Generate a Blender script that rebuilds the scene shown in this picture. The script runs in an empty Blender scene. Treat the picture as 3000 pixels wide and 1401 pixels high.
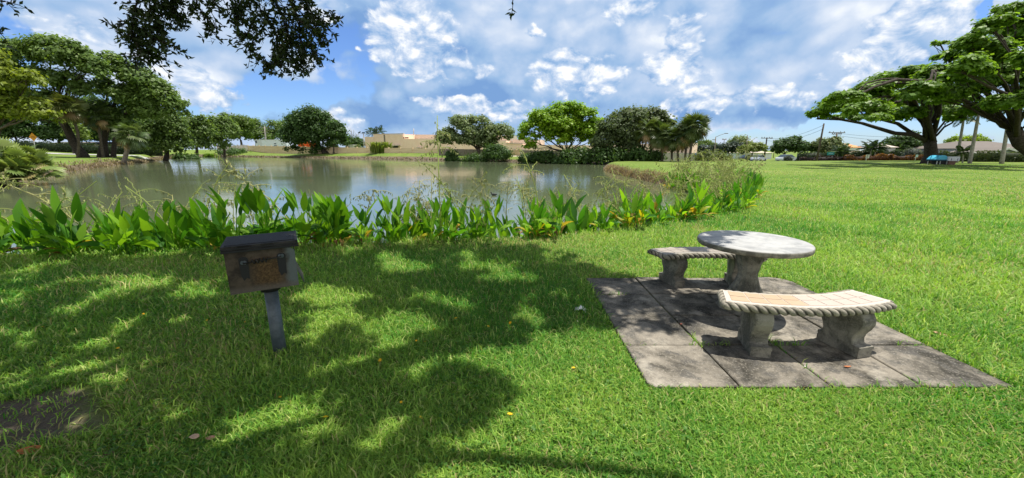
import bpy, math, random
import numpy as np
from mathutils import Vector, Matrix

C = bpy.context.scene.collection
S = bpy.context.scene
# ------------------------------------------------------------------ camera
HOR, FPX, EYE = 440.0, 1120.0, 1.6
PITCH = math.atan((700.5 - HOR) / FPX)
cd = bpy.data.cameras.new("camera"); cam = bpy.data.objects.new("camera", cd); C.objects.link(cam)
cam.location = (0, 0, EYE); cam.rotation_euler = (math.pi / 2 - PITCH, 0, 0)
cd.sensor_width = 36.0; cd.lens = 36.0 * FPX / 3000.0; cd.clip_start = 0.05; cd.clip_end = 3000
S.camera = cam
# ------------------------------------------------------------------ view + sun
S.view_settings.view_transform = 'Standard'; S.view_settings.look = 'None'
S.view_settings.exposure = 0.9; S.view_settings.gamma = 1.0
SUN = Vector((0.29, 0.09, 1.0)).normalized()
sl = bpy.data.lights.new("sun", 'SUN'); sl.energy = 3.8; sl.angle = math.radians(0.53); sl.color = (1.0, 0.955, 0.87)
so = bpy.data.objects.new("sun", sl); C.objects.link(so); so.location = (20, 6, 60)
so.rotation_euler = (-SUN).to_track_quat('-Z', 'Y').to_euler()
ELEV = math.asin(SUN.z); AZI = math.atan2(SUN.x, SUN.y)

# ------------------------------------------------------------------ pixel of the photograph -> place in the world
_f = np.array([0, math.cos(PITCH), -math.sin(PITCH)]); _u = np.array([0, math.sin(PITCH), math.cos(PITCH)]); _r = np.array([1.0, 0, 0])
_e = np.array([0, 0, EYE])
def ray(x, y): return _f * FPX + _r * (x - 1500) + _u * (700.5 - y)
def G(x, y, z=0.0):
    d = ray(x, y); return _e + d * ((z - EYE) / d[2])
def PT(x, y, Y):
    d = ray(x, y); return _e + d * (Y / d[1])
def pxm(y, Y):           # metres per pixel (frontal) at forward distance Y on row y
    return Y / ray(1500, y)[1]
def proj(P):
    d = np.asarray(P, float) - _e; z = d @ _f
    return np.stack([1500 + FPX * (d @ _r) / z, 700.5 - FPX * (d @ _u) / z], -1)

# ------------------------------------------------------------------ node helper
class NT:
    def __init__(s, tree): s.t = tree; tree.nodes.clear()
    def n(s, kind, **kw):
        nd = s.t.nodes.new(kind)
        for k, v in kw.items(): setattr(nd, k, v)
        return nd
    def put(s, sock, v):
        if v is None: return
        if isinstance(v, bpy.types.NodeSocket): s.t.links.new(v, sock)
        elif isinstance(v, (tuple, list)) and len(v) == 3 and sock.type == 'RGBA': sock.default_value = (*v, 1)
        else: sock.default_value = v
    def m(s, op, a, b=None, c=None, clamp=False):
        nd = s.n('ShaderNodeMath', operation=op, use_clamp=clamp)
        s.put(nd.inputs[0], a); s.put(nd.inputs[1], b); s.put(nd.inputs[2], c); return nd.outputs[0]
    def v(s, op, a, b=None, c=None):
        nd = s.n('ShaderNodeVectorMath', operation=op)
        s.put(nd.inputs[0], a); s.put(nd.inputs[1], b); s.put(nd.inputs[2], c)
        return nd.outputs['Value'] if op in ('DOT_PRODUCT', 'LENGTH') else nd.outputs[0]
    def noise(s, vec, scale, detail=4, rough=.55, dist=0, out=0):
        nd = s.n('ShaderNodeTexNoise'); s.put(nd.inputs['Vector'], vec); s.put(nd.inputs['Scale'], scale)
        s.put(nd.inputs['Detail'], detail); s.put(nd.inputs['Roughness'], rough); s.put(nd.inputs['Distortion'], dist)
        return nd.outputs[out]
    def mix(s, f, a, b, typ='MIX'):
        nd = s.n('ShaderNodeMix', data_type='RGBA', blend_type=typ)
        s.put(nd.inputs[0], f); s.put(nd.inputs[6], a); s.put(nd.inputs[7], b); return nd.outputs[2]
    def ramp(s, f, pts):
        nd = s.n('ShaderNodeValToRGB'); s.put(nd.inputs[0], f); el = nd.color_ramp.elements
        while len(el) < len(pts): el.new(0.5)
        for e, (p, c) in zip(el, pts): e.position = p; e.color = (*c, 1)
        return nd.outputs[0]
    def smooth(s, x, a, b):
        nd = s.n('ShaderNodeMapRange', interpolation_type='SMOOTHSTEP'); s.put(nd.inputs[0], x)
        s.put(nd.inputs[1], a); s.put(nd.inputs[2], b); return nd.outputs[0]
    def bump(s, h, strength, dist=.02):
        nd = s.n('ShaderNodeBump'); s.put(nd.inputs['Strength'], strength); s.put(nd.inputs['Distance'], dist)
        s.put(nd.inputs['Height'], h); return nd.outputs[0]
    def pos(s): return s.n('ShaderNodeNewGeometry').outputs['Position']
    def obj(s): return s.n('ShaderNodeTexCoord').outputs['Object']

# ------------------------------------------------------------------ world: sky with cumulus
world = bpy.data.worlds.new("World"); S.world = world; world.use_nodes = True
w = NT(world.node_tree)
sky = w.n('ShaderNodeTexSky', sky_type='NISHITA', sun_disc=False)
sky.sun_elevation = ELEV; sky.sun_rotation = AZI; sky.air_density = 1.0; sky.dust_density = 0.3; sky.ozone_density = 2.5
d = w.n('ShaderNodeTexCoord').outputs['Generated']
sep = w.n('ShaderNodeSeparateXYZ'); w.put(sep.inputs[0], d)
az = w.m('ARCTAN2', sep.outputs[0], sep.outputs[1]); el = w.m('ARCSINE', sep.outputs[2])
wob = w.noise(d, 7.0, 5, .6, 0, 1)
cmb = w.n('ShaderNodeCombineXYZ'); w.put(cmb.inputs[0], az); w.put(cmb.inputs[1], el)
P = w.v('MULTIPLY_ADD', wob, (.16, .13, 0.0), w.v('ADD', cmb.outputs[0], (-.08, -.065, 0)))
def blobs(lst, grow=1.0):
    tot = None
    for (x, y, rx, ry, wt) in lst:
        r0 = ray(x, y); a = math.atan2(r0[0], r0[1]); e = math.asin(r0[2] / np.linalg.norm(r0))
        L = np.linalg.norm(r0); hz = math.hypot(r0[0], r0[1])
        ra = grow * rx * abs(r0[1]) / hz ** 2; re = grow * ry * hz / L ** 2
        q = w.v('MULTIPLY_ADD', P, (1 / ra, 1 / re, 0.0), (-a / ra, -e / re, 0.0))
        g = w.m('EXPONENT', w.m('MULTIPLY', w.v('DOT_PRODUCT', q, q), -1.0))
        tot = w.m('MULTIPLY_ADD', g, wt, tot if tot is not None else 0.0)
    return tot
# clear gaps, dim grey-blue veils, sunlit heads - where the photograph's sky has them
hole = blobs([(20, 110, 130, 60, 1.1), (945, 90, 60, 130, 1.1), (820, 275, 170, 42, 1.2), (620, 318, 150, 22, .7), (690, 285, 60, 40, .6), (2880, 30, 45, 70, 1.2), (2300, 402, 420, 32, 1.0),
              (2700, 400, 300, 40, .9), (1050, 370, 120, 25, .35), (2960, 300, 60, 120, .5), (1050, 200, 50, 80, .3)])
veil = blobs([(1400, 250, 130, 75, 1.3), (1130, 330, 260, 65, 1.1), (1050, 110, 70, 150, .7), (2200, 352, 330, 30, 1.2), (1750, 330, 340, 40, .9), (1600, 110, 230, 80, .4),
              (480, 130, 230, 70, .35), (2180, 170, 70, 110, .6), (2400, 230, 130, 90, .35), (1890, 230, 70, 60, .4), (260, 240, 200, 60, .25), (1500, 30, 80, 50, .5)])
brite = blobs([(1180, 70, 120, 65, .7), (1270, 170, 100, 60, .25), (640, 285, 70, 55, .8), (1020, 348, 70, 28, 1.0), (1690, 225, 90, 50, .6), (1545, 97, 26, 14, 1.0), (2010, 150, 70, 80, .75), (2060, 310, 170, 28, .6),
               (2620, 110, 150, 90, .5), (1850, 30, 90, 60, .6), (930, 15, 50, 40, .5), (560, 230, 90, 40, .5), (1500, 320, 130, 30, .6), (2800, 60, 50, 80, .6), (250, 60, 200, 60, .4), (2560, 210, 90, 60, .45)])
dn = w.v('MULTIPLY', d, (1.0, 1.0, 1.5))
n1 = w.noise(dn, 3.6, 6, .52, .3)
n2 = w.noise(w.v('ADD', dn, (.006, .0, .04)), 3.6, 6, .52, .3)
n3 = w.noise(dn, 15.0, 4, .5, .2)
n4 = w.noise(w.v('ADD', dn, (.003, 0, .011)), 15.0, 4, .5, .2)
lit = w.m('ADD', w.m('MULTIPLY', w.m('SUBTRACT', n1, n2), 1.3), w.m('MULTIPLY', w.m('SUBTRACT', n3, n4), .3))
fill_behind = w.smooth(w.m('MULTIPLY', sep.outputs[1], -1.0), .0, .6)  # unseen sky behind the camera: extra bright cloud added as fill for camera-facing sides
cov = w.m('ADD', w.m('MULTIPLY_ADD', fill_behind, .3, .72), w.m('ADD', w.m('MULTIPLY', w.m('SUBTRACT', n1, .5), 1.1), w.m('SUBTRACT', w.m('MULTIPLY', brite, .25), w.m('MULTIPLY', hole, .74))))
cover = w.smooth(cov, .08, .36)
lum = w.m('ADD', w.m('ADD', w.m('MULTIPLY_ADD', fill_behind, .4, .70), w.m('MULTIPLY', lit, .55)), w.m('SUBTRACT', w.m('MULTIPLY', brite, .42), w.m('MULTIPLY', veil, .33)))
vo = w.n('ShaderNodeTexVoronoi', feature='SMOOTH_F1'); w.put(vo.inputs['Vector'], w.v('MULTIPLY_ADD', wob, (.10, .10, .10), dn)); vo.inputs['Scale'].default_value = 7.5; vo.inputs['Smoothness'].default_value = .2
vo.inputs['Detail'].default_value = 2.0; vo.inputs['Roughness'].default_value = .55
puff = w.m('SUBTRACT', .42, vo.outputs['Distance'])
lum = w.m('ADD', lum, w.m('ADD', w.m('MULTIPLY', w.m('SUBTRACT', n1, .5), .7), w.m('MULTIPLY', puff, w.m('MULTIPLY_ADD', brite, .75, .38))))
lum = w.m('MULTIPLY_ADD', lum, 1.3, -.17)
cover = w.smooth(w.m('ADD', cov, w.m('MULTIPLY', puff, .45)), .10, .30)
RAMP = [(0.0, (.18, .33, .61)), (.25, (.29, .45, .69)), (.5, (.45, .57, .76)), (.75, (.66, .73, .84)), (1.0, (.95, .96, .98))]
ccol = w.ramp(lum, RAMP)
# crisp sunlit cumulus heads in front of the softer sheet: billows from fine noise, bright crowns, grey feet
heads = blobs([(1190, 75, 105, 60, 1.0), (1275, 185, 90, 45, .75), (1120, 150, 60, 40, .7), (640, 292, 60, 40, 1.0), (575, 235, 80, 30, .7), (1012, 348, 62, 26, 1.1), (1690, 222, 75, 42, .9), (1620, 195, 50, 28, .8), (1545, 97, 30, 15, 1.05),
               (2000, 150, 55, 62, 1.0), (1955, 205, 55, 34, .8), (2075, 255, 60, 40, .7), (2110, 312, 150, 24, .8), (1500, 318, 140, 22, .75), (2620, 105, 120, 60, .8), (2520, 195, 85, 45, .75), (2700, 40, 80, 40, .7), (1850, 25, 85, 45, .85), (930, 12, 55, 34, .7), (2835, 60, 40, 60, .9),
               (240, 70, 160, 46, .75), (420, 190, 120, 40, .6), (1330, 305, 90, 22, .65), (1770, 250, 50, 30, .7), (2330, 285, 110, 26, .6), (1420, 215, 40, 18, .6)], 1.3)
hn = w.noise(dn, 13.0, 9, .6, .35); hu = w.noise(w.v('ADD', dn, (.004, 0, .016)), 13.0, 9, .6, .35)
vh = w.n('ShaderNodeTexVoronoi', feature='SMOOTH_F1'); w.put(vh.inputs['Vector'], w.v('MULTIPLY_ADD', w.noise(dn, 20.0, 4, .6, 0, 1), (.06, .06, .06), dn)); vh.inputs['Scale'].default_value = 24.0; vh.inputs['Smoothness'].default_value = .12
bil = w.m('SUBTRACT', .45, vh.outputs['Distance'])
hm = w.m('ADD', heads, w.m('ADD', w.m('MULTIPLY', w.m('SUBTRACT', hn, .5), 1.5), w.m('MULTIPLY', bil, .45)))
hmask = w.m('MULTIPLY', w.smooth(hm, .36, .64), w.smooth(heads, .10, .42))
hl = w.m('ADD', w.m('MULTIPLY_ADD', bil, .60, .61), w.m('ADD', w.m('MULTIPLY', w.m('SUBTRACT', hn, hu), 2.6), w.m('MULTIPLY', w.m('SUBTRACT', hm, .72), .42)))
ccol = w.mix(w.m('MULTIPLY', hmask, .92), ccol, w.ramp(hl, RAMP))
cover = w.m('MAXIMUM', cover, w.m('MULTIPLY', hmask, .97))
K = 10.0 / 2 ** 0.9 / 1.2 * 1.16
ccol = w.v('SCALE', ccol); ccol.node.inputs['Scale'].default_value = K
skyc = w.v('MULTIPLY', sky.outputs[0], (.40, .51, .72))
bg = w.n('ShaderNodeBackground'); bg.inputs[1].default_value = 0.12
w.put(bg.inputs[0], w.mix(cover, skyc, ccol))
wo = w.n('ShaderNodeOutputWorld'); w.put(wo.inputs[0], bg.outputs[0])
world.cycles.sampling_method = 'MANUAL'; world.cycles.sample_map_resolution = 512
S.cycles.max_bounces = 6; S.cycles.diffuse_bounces = 3; S.cycles.glossy_bounces = 3; S.cycles.transmission_bounces = 3; S.cycles.transparent_max_bounces = 4
S.cycles.caustics_reflective = False; S.cycles.caustics_refractive = False

# ------------------------------------------------------------------ object helpers
def tag(o, label=None, cat=None, group=None, kind=None):
    if label: o["label"] = label
    if cat: o["category"] = cat
    if group: o["group"] = group
    if kind: o["kind"] = kind
    return o
def empty(name, loc, label, cat, group=None, rz=0.0):
    o = bpy.data.objects.new(name, None); C.objects.link(o); o.location = loc; o.rotation_euler = (0, 0, rz)
    o.empty_display_size = .1
    return tag(o, label, cat, group)
def link(name, me, mat, parent=None, loc=None, rz=0.0):
    o = bpy.data.objects.new(name, me); C.objects.link(o)
    if mat is not None and not me.materials:
        me.materials.append(mat)
    if parent is not None: o.parent = parent
    if loc is not None: o.location = loc
    if rz: o.rotation_euler = (0, 0, rz)
    return o
def np_mesh(name, V, sizes, idx, col=None, smooth=False):
    me = bpy.data.meshes.new(name)
    V = np.asarray(V, np.float32); idx = np.asarray(idx, np.int32); sizes = np.asarray(sizes, np.int32)
    me.vertices.add(len(V)); me.vertices.foreach_set('co', V.ravel())
    me.loops.add(len(idx)); me.loops.foreach_set('vertex_index', idx)
    me.polygons.add(len(sizes))
    st = np.zeros(len(sizes), np.int32); st[1:] = np.cumsum(sizes)[:-1]
    me.polygons.foreach_set('loop_start', st)
    if smooth: me.polygons.foreach_set('use_smooth', np.ones(len(sizes), bool))
    if col is not None:
        a = me.color_attributes.new('Col', 'FLOAT_COLOR', 'POINT')
        c4 = np.ones((len(V), 4), np.float32); c4[:, :3] = col; a.data.foreach_set('color', c4.ravel())
    me.update(calc_edges=True); me.validate()
    return me
class MB:
    """collects shapes into one mesh"""
    def __init__(s): s.V = []; s.F = []; s.sm = []
    def add(s, vs, fs, smooth=False, M=None):
        b = len(s.V)
        for v in vs:
            v = Vector(v); s.V.append(M @ v if M is not None else v)
        for f in fs: s.F.append([b + i for i in f]); s.sm.append(smooth)
        return s
    def box(s, a, b, M=None, bev=0.0):
        (x0, y0, z0), (x1, y1, z1) = a, b
        if bev <= 0:
            return s.add([(x0, y0, z0), (x1, y0, z0), (x1, y1, z0), (x0, y1, z0), (x0, y0, z1), (x1, y0, z1), (x1, y1, z1), (x0, y1, z1)],
                         [(3, 2, 1, 0), (4, 5, 6, 7), (0, 1, 5, 4), (1, 2, 6, 5), (2, 3, 7, 6), (3, 0, 4, 7)], M=M)
        return s.prism([(x0 + bev, y0), (x1 - bev, y0), (x1, y0 + bev), (x1, y1 - bev), (x1 - bev, y1), (x0 + bev, y1), (x0, y1 - bev), (x0, y0 + bev)], z0, z1, M)
    def prism(s, pts, z0, z1, M=None, smooth=False):
        n = len(pts)
        vs = [(x, y, z0) for x, y in pts] + [(x, y, z1) for x, y in pts]
        return s.add(vs, [tuple(range(n))[::-1], tuple(range(n, 2 * n))] + [(i, (i + 1) % n, n + (i + 1) % n, n + i) for i in range(n)], smooth, M)
    def tube(s, pts, rad, n=8, cap=True, smooth=True):
        pts = [Vector(p) for p in pts]; m = len(pts)
        if not hasattr(rad, '__len__'): rad = [rad] * m
        vs = []; ref = Vector((0, 0, 1))
        for i, p in enumerate(pts):
            t = (pts[min(i + 1, m - 1)] - pts[max(i - 1, 0)]).normalized()
            if abs(t.dot(ref)) > .95: ref = Vector((1, 0, 0)) if abs(t.x) < .9 else Vector((0, 1, 0))
            a = t.cross(ref).normalized(); b = t.cross(a).normalized(); ref = a.cross(t).normalized() if a.cross(t).length > 0 else ref
            for k in range(n):
                an = 2 * math.pi * k / n
                vs.append(p + (a * math.cos(an) + b * math.sin(an)) * rad[i])
        fs = [(i * n + k, i * n + (k + 1) % n, (i + 1) * n + (k + 1) % n, (i + 1) * n + k) for i in range(m - 1) for k in range(n)]
        if cap: fs += [tuple(range(n))[::-1], tuple(range((m - 1) * n, m * n))]
        return s.add(vs, fs, smooth)
    def lathe(s, prof, n=24, smooth=True, c=(0, 0, 0), flute=0.0):
        vs = []
        for (r, z) in prof:
            for k in range(n):
                a = 2 * math.pi * k / n; rr = r * (1 - flute * (k % 2))
                vs.append((c[0] + rr * math.cos(a), c[1] + rr * math.sin(a), c[2] + z))
        m = len(prof)
        fs = [(i * n + k, i * n + (k + 1) % n, (i + 1) * n + (k + 1) % n, (i + 1) * n + k) for i in range(m - 1) for k in range(n)]
        fs += [tuple(range(n))[::-1], tuple(range((m - 1) * n, m * n))]
        return s.add(vs, fs, smooth)
    def build(s, name, mat, parent=None, loc=None, rz=0.0):
        me = bpy.data.meshes.new(name); me.from_pydata([tuple(v) for v in s.V], [], s.F); me.update()
        me.polygons.foreach_set('use_smooth', s.sm)
        return link(name, me, mat, parent, loc, rz)
def rot(o_pts, c, s): return o_pts
def Mat(loc=(0, 0, 0), rz=0, rx=0, ry=0, sc=(1, 1, 1)):
    return Matrix.Translation(loc) @ Matrix.Rotation(rz, 4, 'Z') @ Matrix.Rotation(rx, 4, 'X') @ Matrix.Rotation(ry, 4, 'Y') @ Matrix.Diagonal((*sc, 1))

# ------------------------------------------------------------------ materials
def mat(name):
    m = bpy.data.materials.new(name); m.use_nodes = True; return m, NT(m.node_tree)
def finish(n, base, rough=.7, spec=.3, bump=None, metal=0.0):
    p = n.n('ShaderNodeBsdfPrincipled'); n.put(p.inputs['Base Color'], base); n.put(p.inputs['Roughness'], rough)
    n.put(p.inputs['Specular IOR Level'], spec); n.put(p.inputs['Metallic'], metal); n.put(p.inputs['Normal'], bump)
    o = n.n('ShaderNodeOutputMaterial'); n.put(o.inputs[0], p.outputs[0]); return p
def weathered(name, c1, c2, scale=6.0, rough=.75, spec=.25, lo=.35, hi=.65, bump=.3, fine=40.0, metal=0.0, c3=None, s3=2.0):
    m, n = mat(name); co = n.obj()
    a = n.noise(co, scale, 7, .62, .2); f = n.noise(co, fine, 4, .6)
    c = n.mix(n.smooth(a, lo, hi), c1, c2)
    if c3 is not None: c = n.mix(n.smooth(n.noise(co, s3, 6, .65), .52, .68), c, c3)
    g = n.m('MULTIPLY_ADD', f, .5, .75)
    c = n.v('MULTIPLY', c, None); n.put(c.node.inputs[1], g)
    finish(n, c, rough, spec, n.bump(f, bump, .01), metal); return m
def plain(name, c, rough=.6, spec=.3, metal=0.0, var=.18, scale=3.0):
    m, n = mat(name); co = n.obj(); f = n.noise(co, scale, 5, .6)
    g = n.m('MULTIPLY_ADD', f, 2 * var, 1 - var)
    cc = n.v('SCALE', c); n.put(cc.node.inputs['Scale'], g)
    finish(n, cc, rough, spec, None, metal); return m
def leafmat(name, transl=.35, rough=.5, spec=.3, tint=(1, 1, 1), ttint=(1.25, 1.35, .6)):
    m, n = mat(name)
    at = n.n('ShaderNodeAttribute', attribute_name='Col')
    c = n.v('MULTIPLY', at.outputs[0], tint)
    p = n.n('ShaderNodeBsdfPrincipled'); n.put(p.inputs['Base Color'], c); p.inputs['Roughness'].default_value = rough
    p.inputs['Specular IOR Level'].default_value = spec
    t = n.n('ShaderNodeBsdfTranslucent'); n.put(t.inputs[0], n.v('MULTIPLY', c, ttint))
    x = n.n('ShaderNodeMixShader'); x.inputs[0].default_value = transl
    n.put(x.inputs[1], p.outputs[0]); n.put(x.inputs[2], t.outputs[0])
    o = n.n('ShaderNodeOutputMaterial'); n.put(o.inputs[0], x.outputs[0]); return m
M = {}
M['leaf'] = leafmat('tree_leaf', .45, ttint=(1.5, 1.5, .7))
M['oakleaf'] = leafmat('oak_leaf', .22, .45, .35)
M['blade'] = leafmat('grass_blade', .38, .55, .25, ttint=(1.15, 1.2, .6))
M['flag'] = leafmat('broad_leaf', .48, .48, .22, ttint=(1.3, 1.3, .45))
M['palm'] = leafmat('palm_frond', .25, .45, .35)
M['stalk'] = leafmat('flower_stalk', .2, .6, .2)
M['bark'] = weathered('bark', (.055, .042, .032), (.14, .115, .09), 9, .9, .1, bump=.8, fine=25)
M['bark_dark'] = weathered('dark_bark', (.03, .024, .02), (.075, .062, .05), 8, .9, .1, bump=.8, fine=25)
M['bark_pale'] = weathered('pale_bark', (.24, .22, .19), (.36, .33, .29), 4, .85, .1, bump=.4)
M['conc'] = None
M['white'] = plain('white_paint', (.55, .55, .53), .5)
M['steel'] = weathered('galvanised_steel', (.06, .078, .092), (.11, .13, .145), 9, .5, .4, metal=.25, bump=.15, fine=60)
M['black'] = plain('black_iron', (.02, .02, .022), .6, .3)
M['dark'] = plain('dark_opening', (.02, .022, .025), .5)
M['glass'] = plain('dark_glass', (.03, .045, .06), .12, .6)
M['wood'] = weathered('grey_wood', (.16, .13, .10), (.27, .23, .19), 5, .85, .1)
M['stucco'] = weathered('beige_stucco', (.84, .60, .45), (.88, .66, .51), .6, .9, .1, fine=8, bump=.1)
M['stucco_light'] = weathered('light_stucco', (.50, .42, .34), (.56, .48, .40), .6, .9, .1, fine=8, bump=.1)
M['grey_wall'] = weathered('grey_wall', (.40, .36, .33), (.47, .43, .40), .8, .9, .1, fine=8, bump=.1)

# ------------------------------------------------------------------ pond outline (waterline), terrain height
WZ = -0.6
_near = [(-900, 830), (-300, 785), (0, 764), (400, 749), (900, 725), (1400, 707), (1600, 703), (1700, 691), (1850, 669), (2000, 651), (2120, 632), (2172, 612), (2188, 598)]
pond = [G(x, y, 0)[:2] + np.array([0, .4]) for x, y in _near]
_rest = [(2165, 590), (2110, 572), (2043, 558), (1984, 551), (1919, 536), (1850, 520), (1789, 506), (1772, 498), (1768, 491), (1790, 486), (1830, 484.5), (1800, 483.5), (1750, 482), (1640, 478.5), (1500, 475), (1350, 471.6),
         (1150, 467.5), (1020, 465), (840, 462), (650, 459), (598, 458), (520, 461), (462, 470), (391, 479), (320, 487), (245, 498), (122, 515), (60, 532), (0, 552), (-150, 590), (-700, 690)]
pond += [G(x, y, WZ)[:2] for x, y in _rest]
pond = np.array(pond)
_rs = np.random.RandomState(5)
# finer, slightly irregular outline
pp = []
for i in range(len(pond)):
    a, b = pond[i], pond[(i + 1) % len(pond)]; L = np.linalg.norm(b - a); k = max(1, int(L / max(.35, .025 * np.linalg.norm(a))))
    for j in range(k):
        q = a + (b - a) * j / k
        pp.append(q + _rs.normal(0, min(.12, .004 * np.linalg.norm(q) + .02), 2) * (j > 0))
pond = np.array(pp)
def pond_d(X, Y):
    """signed distance to the waterline, positive on land"""
    P = np.stack([np.asarray(X, float).ravel(), np.asarray(Y, float).ravel()], 1)
    out = np.empty(len(P)); A = pond; B = np.roll(pond, -1, 0); AB = B - A; L2 = (AB ** 2).sum(1) + 1e-12
    for s in range(0, len(P), 4000):
        q = P[s:s + 4000]; AP = q[:, None] - A[None]
        t = np.clip((AP * AB[None]).sum(2) / L2, 0, 1)
        dd = ((AP - t[..., None] * AB[None]) ** 2).sum(2).min(1) ** .5
        yi, yj = A[:, 1][None], B[:, 1][None]; cr = (yi > q[:, 1:2]) != (yj > q[:, 1:2])
        xi = A[:, 0][None] + (q[:, 1:2] - yi) * AB[:, 0][None] / np.where(AB[:, 1] == 0, 1e-9, AB[:, 1])[None]
        ins = ((cr & (q[:, 0:1] < xi)).sum(1) % 2) == 1
        out[s:s + 4000] = np.where(ins, -dd, dd)
    return out.reshape(np.shape(X))
_cols = [(-1.4, [(20, 0), (35, .25), (65, .7), (78, 1.15), (90, 1.9), (400, 2.6)]), (-.95, [(40, 0), (60, .15), (85, .5), (110, .9), (150, 1.3), (400, 2.2)]),
         (-.7, [(60, 0), (130, .2), (142, .5), (152, 1.5), (400, 2.0)]), (-.2, [(60, 0), (84, .1), (92, .85), (110, 1.0), (400, 1.3)]), (.1, [(60, 0), (72, .3), (400, .6)]),
         (.28, [(40, 0), (66, 0), (80, -.3), (400, -.5)]), (.5, [(40, 0), (58, 0), (72, -1.0), (400, -1.0)]), (.9, [(40, 0), (60, 0), (72, -.5), (400, -.5)]), (1.4, [(40, 0), (400, .0)])]
def land(X, Y):
    X = np.asarray(X, float); Y = np.asarray(Y, float); s = np.where(Y > 1, X / np.maximum(Y, 1), 0)
    ks = np.array([c[0] for c in _cols]); Z = np.stack([np.interp(Y, [p[0] for p in c[1]], [p[1] for p in c[1]]) for c in _cols])
    i = np.clip(np.searchsorted(ks, s) - 1, 0, len(ks) - 2); t = np.clip((s - ks[i]) / (ks[i + 1] - ks[i]), 0, 1); t = t * t * (3 - 2 * t)
    f = Z.reshape(len(ks), -1); k = np.arange(f.shape[1]); ii = i.ravel(); tt = t.ravel()
    return (f[ii, k] * (1 - tt) + f[ii + 1, k] * tt).reshape(X.shape)
def height(X, Y, D=None):
    X = np.asarray(X, float); Y = np.asarray(Y, float)
    if D is None: D = pond_d(X, Y)
    r = np.hypot(X, Y); h = land(X, Y)
    wid = np.where(Y > 60, np.where(X / np.maximum(Y, 1) > -.75, 6.0, 3.0), np.clip(.022 * r, .3, 1.0))
    t = np.clip(D / wid, 0, 1); t = np.where(Y > 60, t, t ** .6)
    z = WZ + (h - WZ) * t * t * (3 - 2 * t) + .02 * t
    return np.where(D < 0, WZ + np.maximum(D * .5, -.9), z) + .015 * np.sin(X * 1.7 + 1) * np.sin(Y * 1.3) * (D > .5)
def hz(x, y): return float(height(np.array([x]), np.array([y]))[0])

# ground: one sheet in rings round the camera, out to the horizon
rr = np.concatenate([[0.0], np.geomspace(.6, 420, 420), [700, 1200, 2200]])
aa = np.concatenate([np.linspace(-180, -72, 28, endpoint=False), np.linspace(-72, 72, 520), np.linspace(76, 176, 26)]) * math.pi / 180
AA, RR = np.meshgrid(aa, rr); GX, GY = RR * np.sin(AA), RR * np.cos(AA)
GD = pond_d(GX, GY); GZ = height(GX, GY, GD)
nr, na = GX.shape
V = np.stack([GX, GY, GZ], -1).reshape(-1, 3)
i, j = np.meshgrid(np.arange(nr - 1), np.arange(na), indexing='ij'); j2 = (j + 1) % na
quads = np.stack([i * na + j, i * na + j2, (i + 1) * na + j2, (i + 1) * na + j], -1).reshape(-1, 4)
r0 = np.hypot(GX, GY)
bank = np.clip(1.15 - GD / np.where(GY > 60, 2.6, np.clip(.02 * r0, .22, .9)), 0, 1)
bank = np.where((GY > 60) & (GX / np.maximum(GY, 1) > -.7), np.clip(1.4 - GD / 3.2, 0, 1), bank)
me = np_mesh('lawn', V, np.full(len(quads), 4), quads.ravel(), np.repeat(bank.reshape(-1, 1), 3, 1), True)
m, n = mat('lawn_grass'); ps = n.pos()
big = n.noise(ps, .16, 5, .6, .4); mid = n.noise(ps, 1.1, 5, .65); fin = n.noise(ps, 9.0, 5, .7)
strk = n.noise(n.v('MULTIPLY', ps, (.25, 1.6, 1)), .55, 4, .6)
c = n.mix(n.smooth(big, .35, .68), (.105, .165, .028), (.165, .21, .046))
c = n.mix(n.m('MULTIPLY', n.smooth(strk, .5, .72), .5), c, (.20, .215, .07))
c = n.mix(n.m('MULTIPLY', n.smooth(mid, .52, .75), .5), c, (.085, .15, .024))
c = n.mix(n.m('MULTIPLY', n.smooth(n.noise(ps, .33, 6, .7), .58, .72), .65), c, (.26, .225, .10))
c = n.mix(n.m('MULTIPLY', n.smooth(fin, .5, .8), .45), c, (.05, .09, .015))
dirt = n.mix(n.noise(ps, 6, 6, .7), (.05, .038, .028), (.22, .165, .115))
at = n.n('ShaderNodeAttribute', attribute_name='Col')
bk = n.smooth(n.m('ADD', at.outputs['Fac'], n.m('MULTIPLY', n.m('SUBTRACT', n.noise(ps, 1.3, 5, .7), .5), .7)), .45, .6)
c = n.mix(bk, c, dirt)
dp = n.v('LENGTH', n.v('MULTIPLY', n.v('SUBTRACT', ps, (-3.12, 1.80, 0)), (1, 1.35, 0)))
dpk = n.smooth(n.m('ADD', dp, n.m('MULTIPLY', n.m('SUBTRACT', n.noise(ps, 3.2, 4, .6), .5), .6)), .80, .55)
c = n.mix(dpk, c, n.mix(n.noise(ps, 38, 5, .7), (.035, .027, .02), (.20, .16, .12)))
finish(n, c, .9, .1, n.bump(n.m('ADD', fin, n.noise(ps, 40, 3, .6)), .6, .05))
lawn = link('lawn', me, m); tag(lawn, kind='structure')

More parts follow.
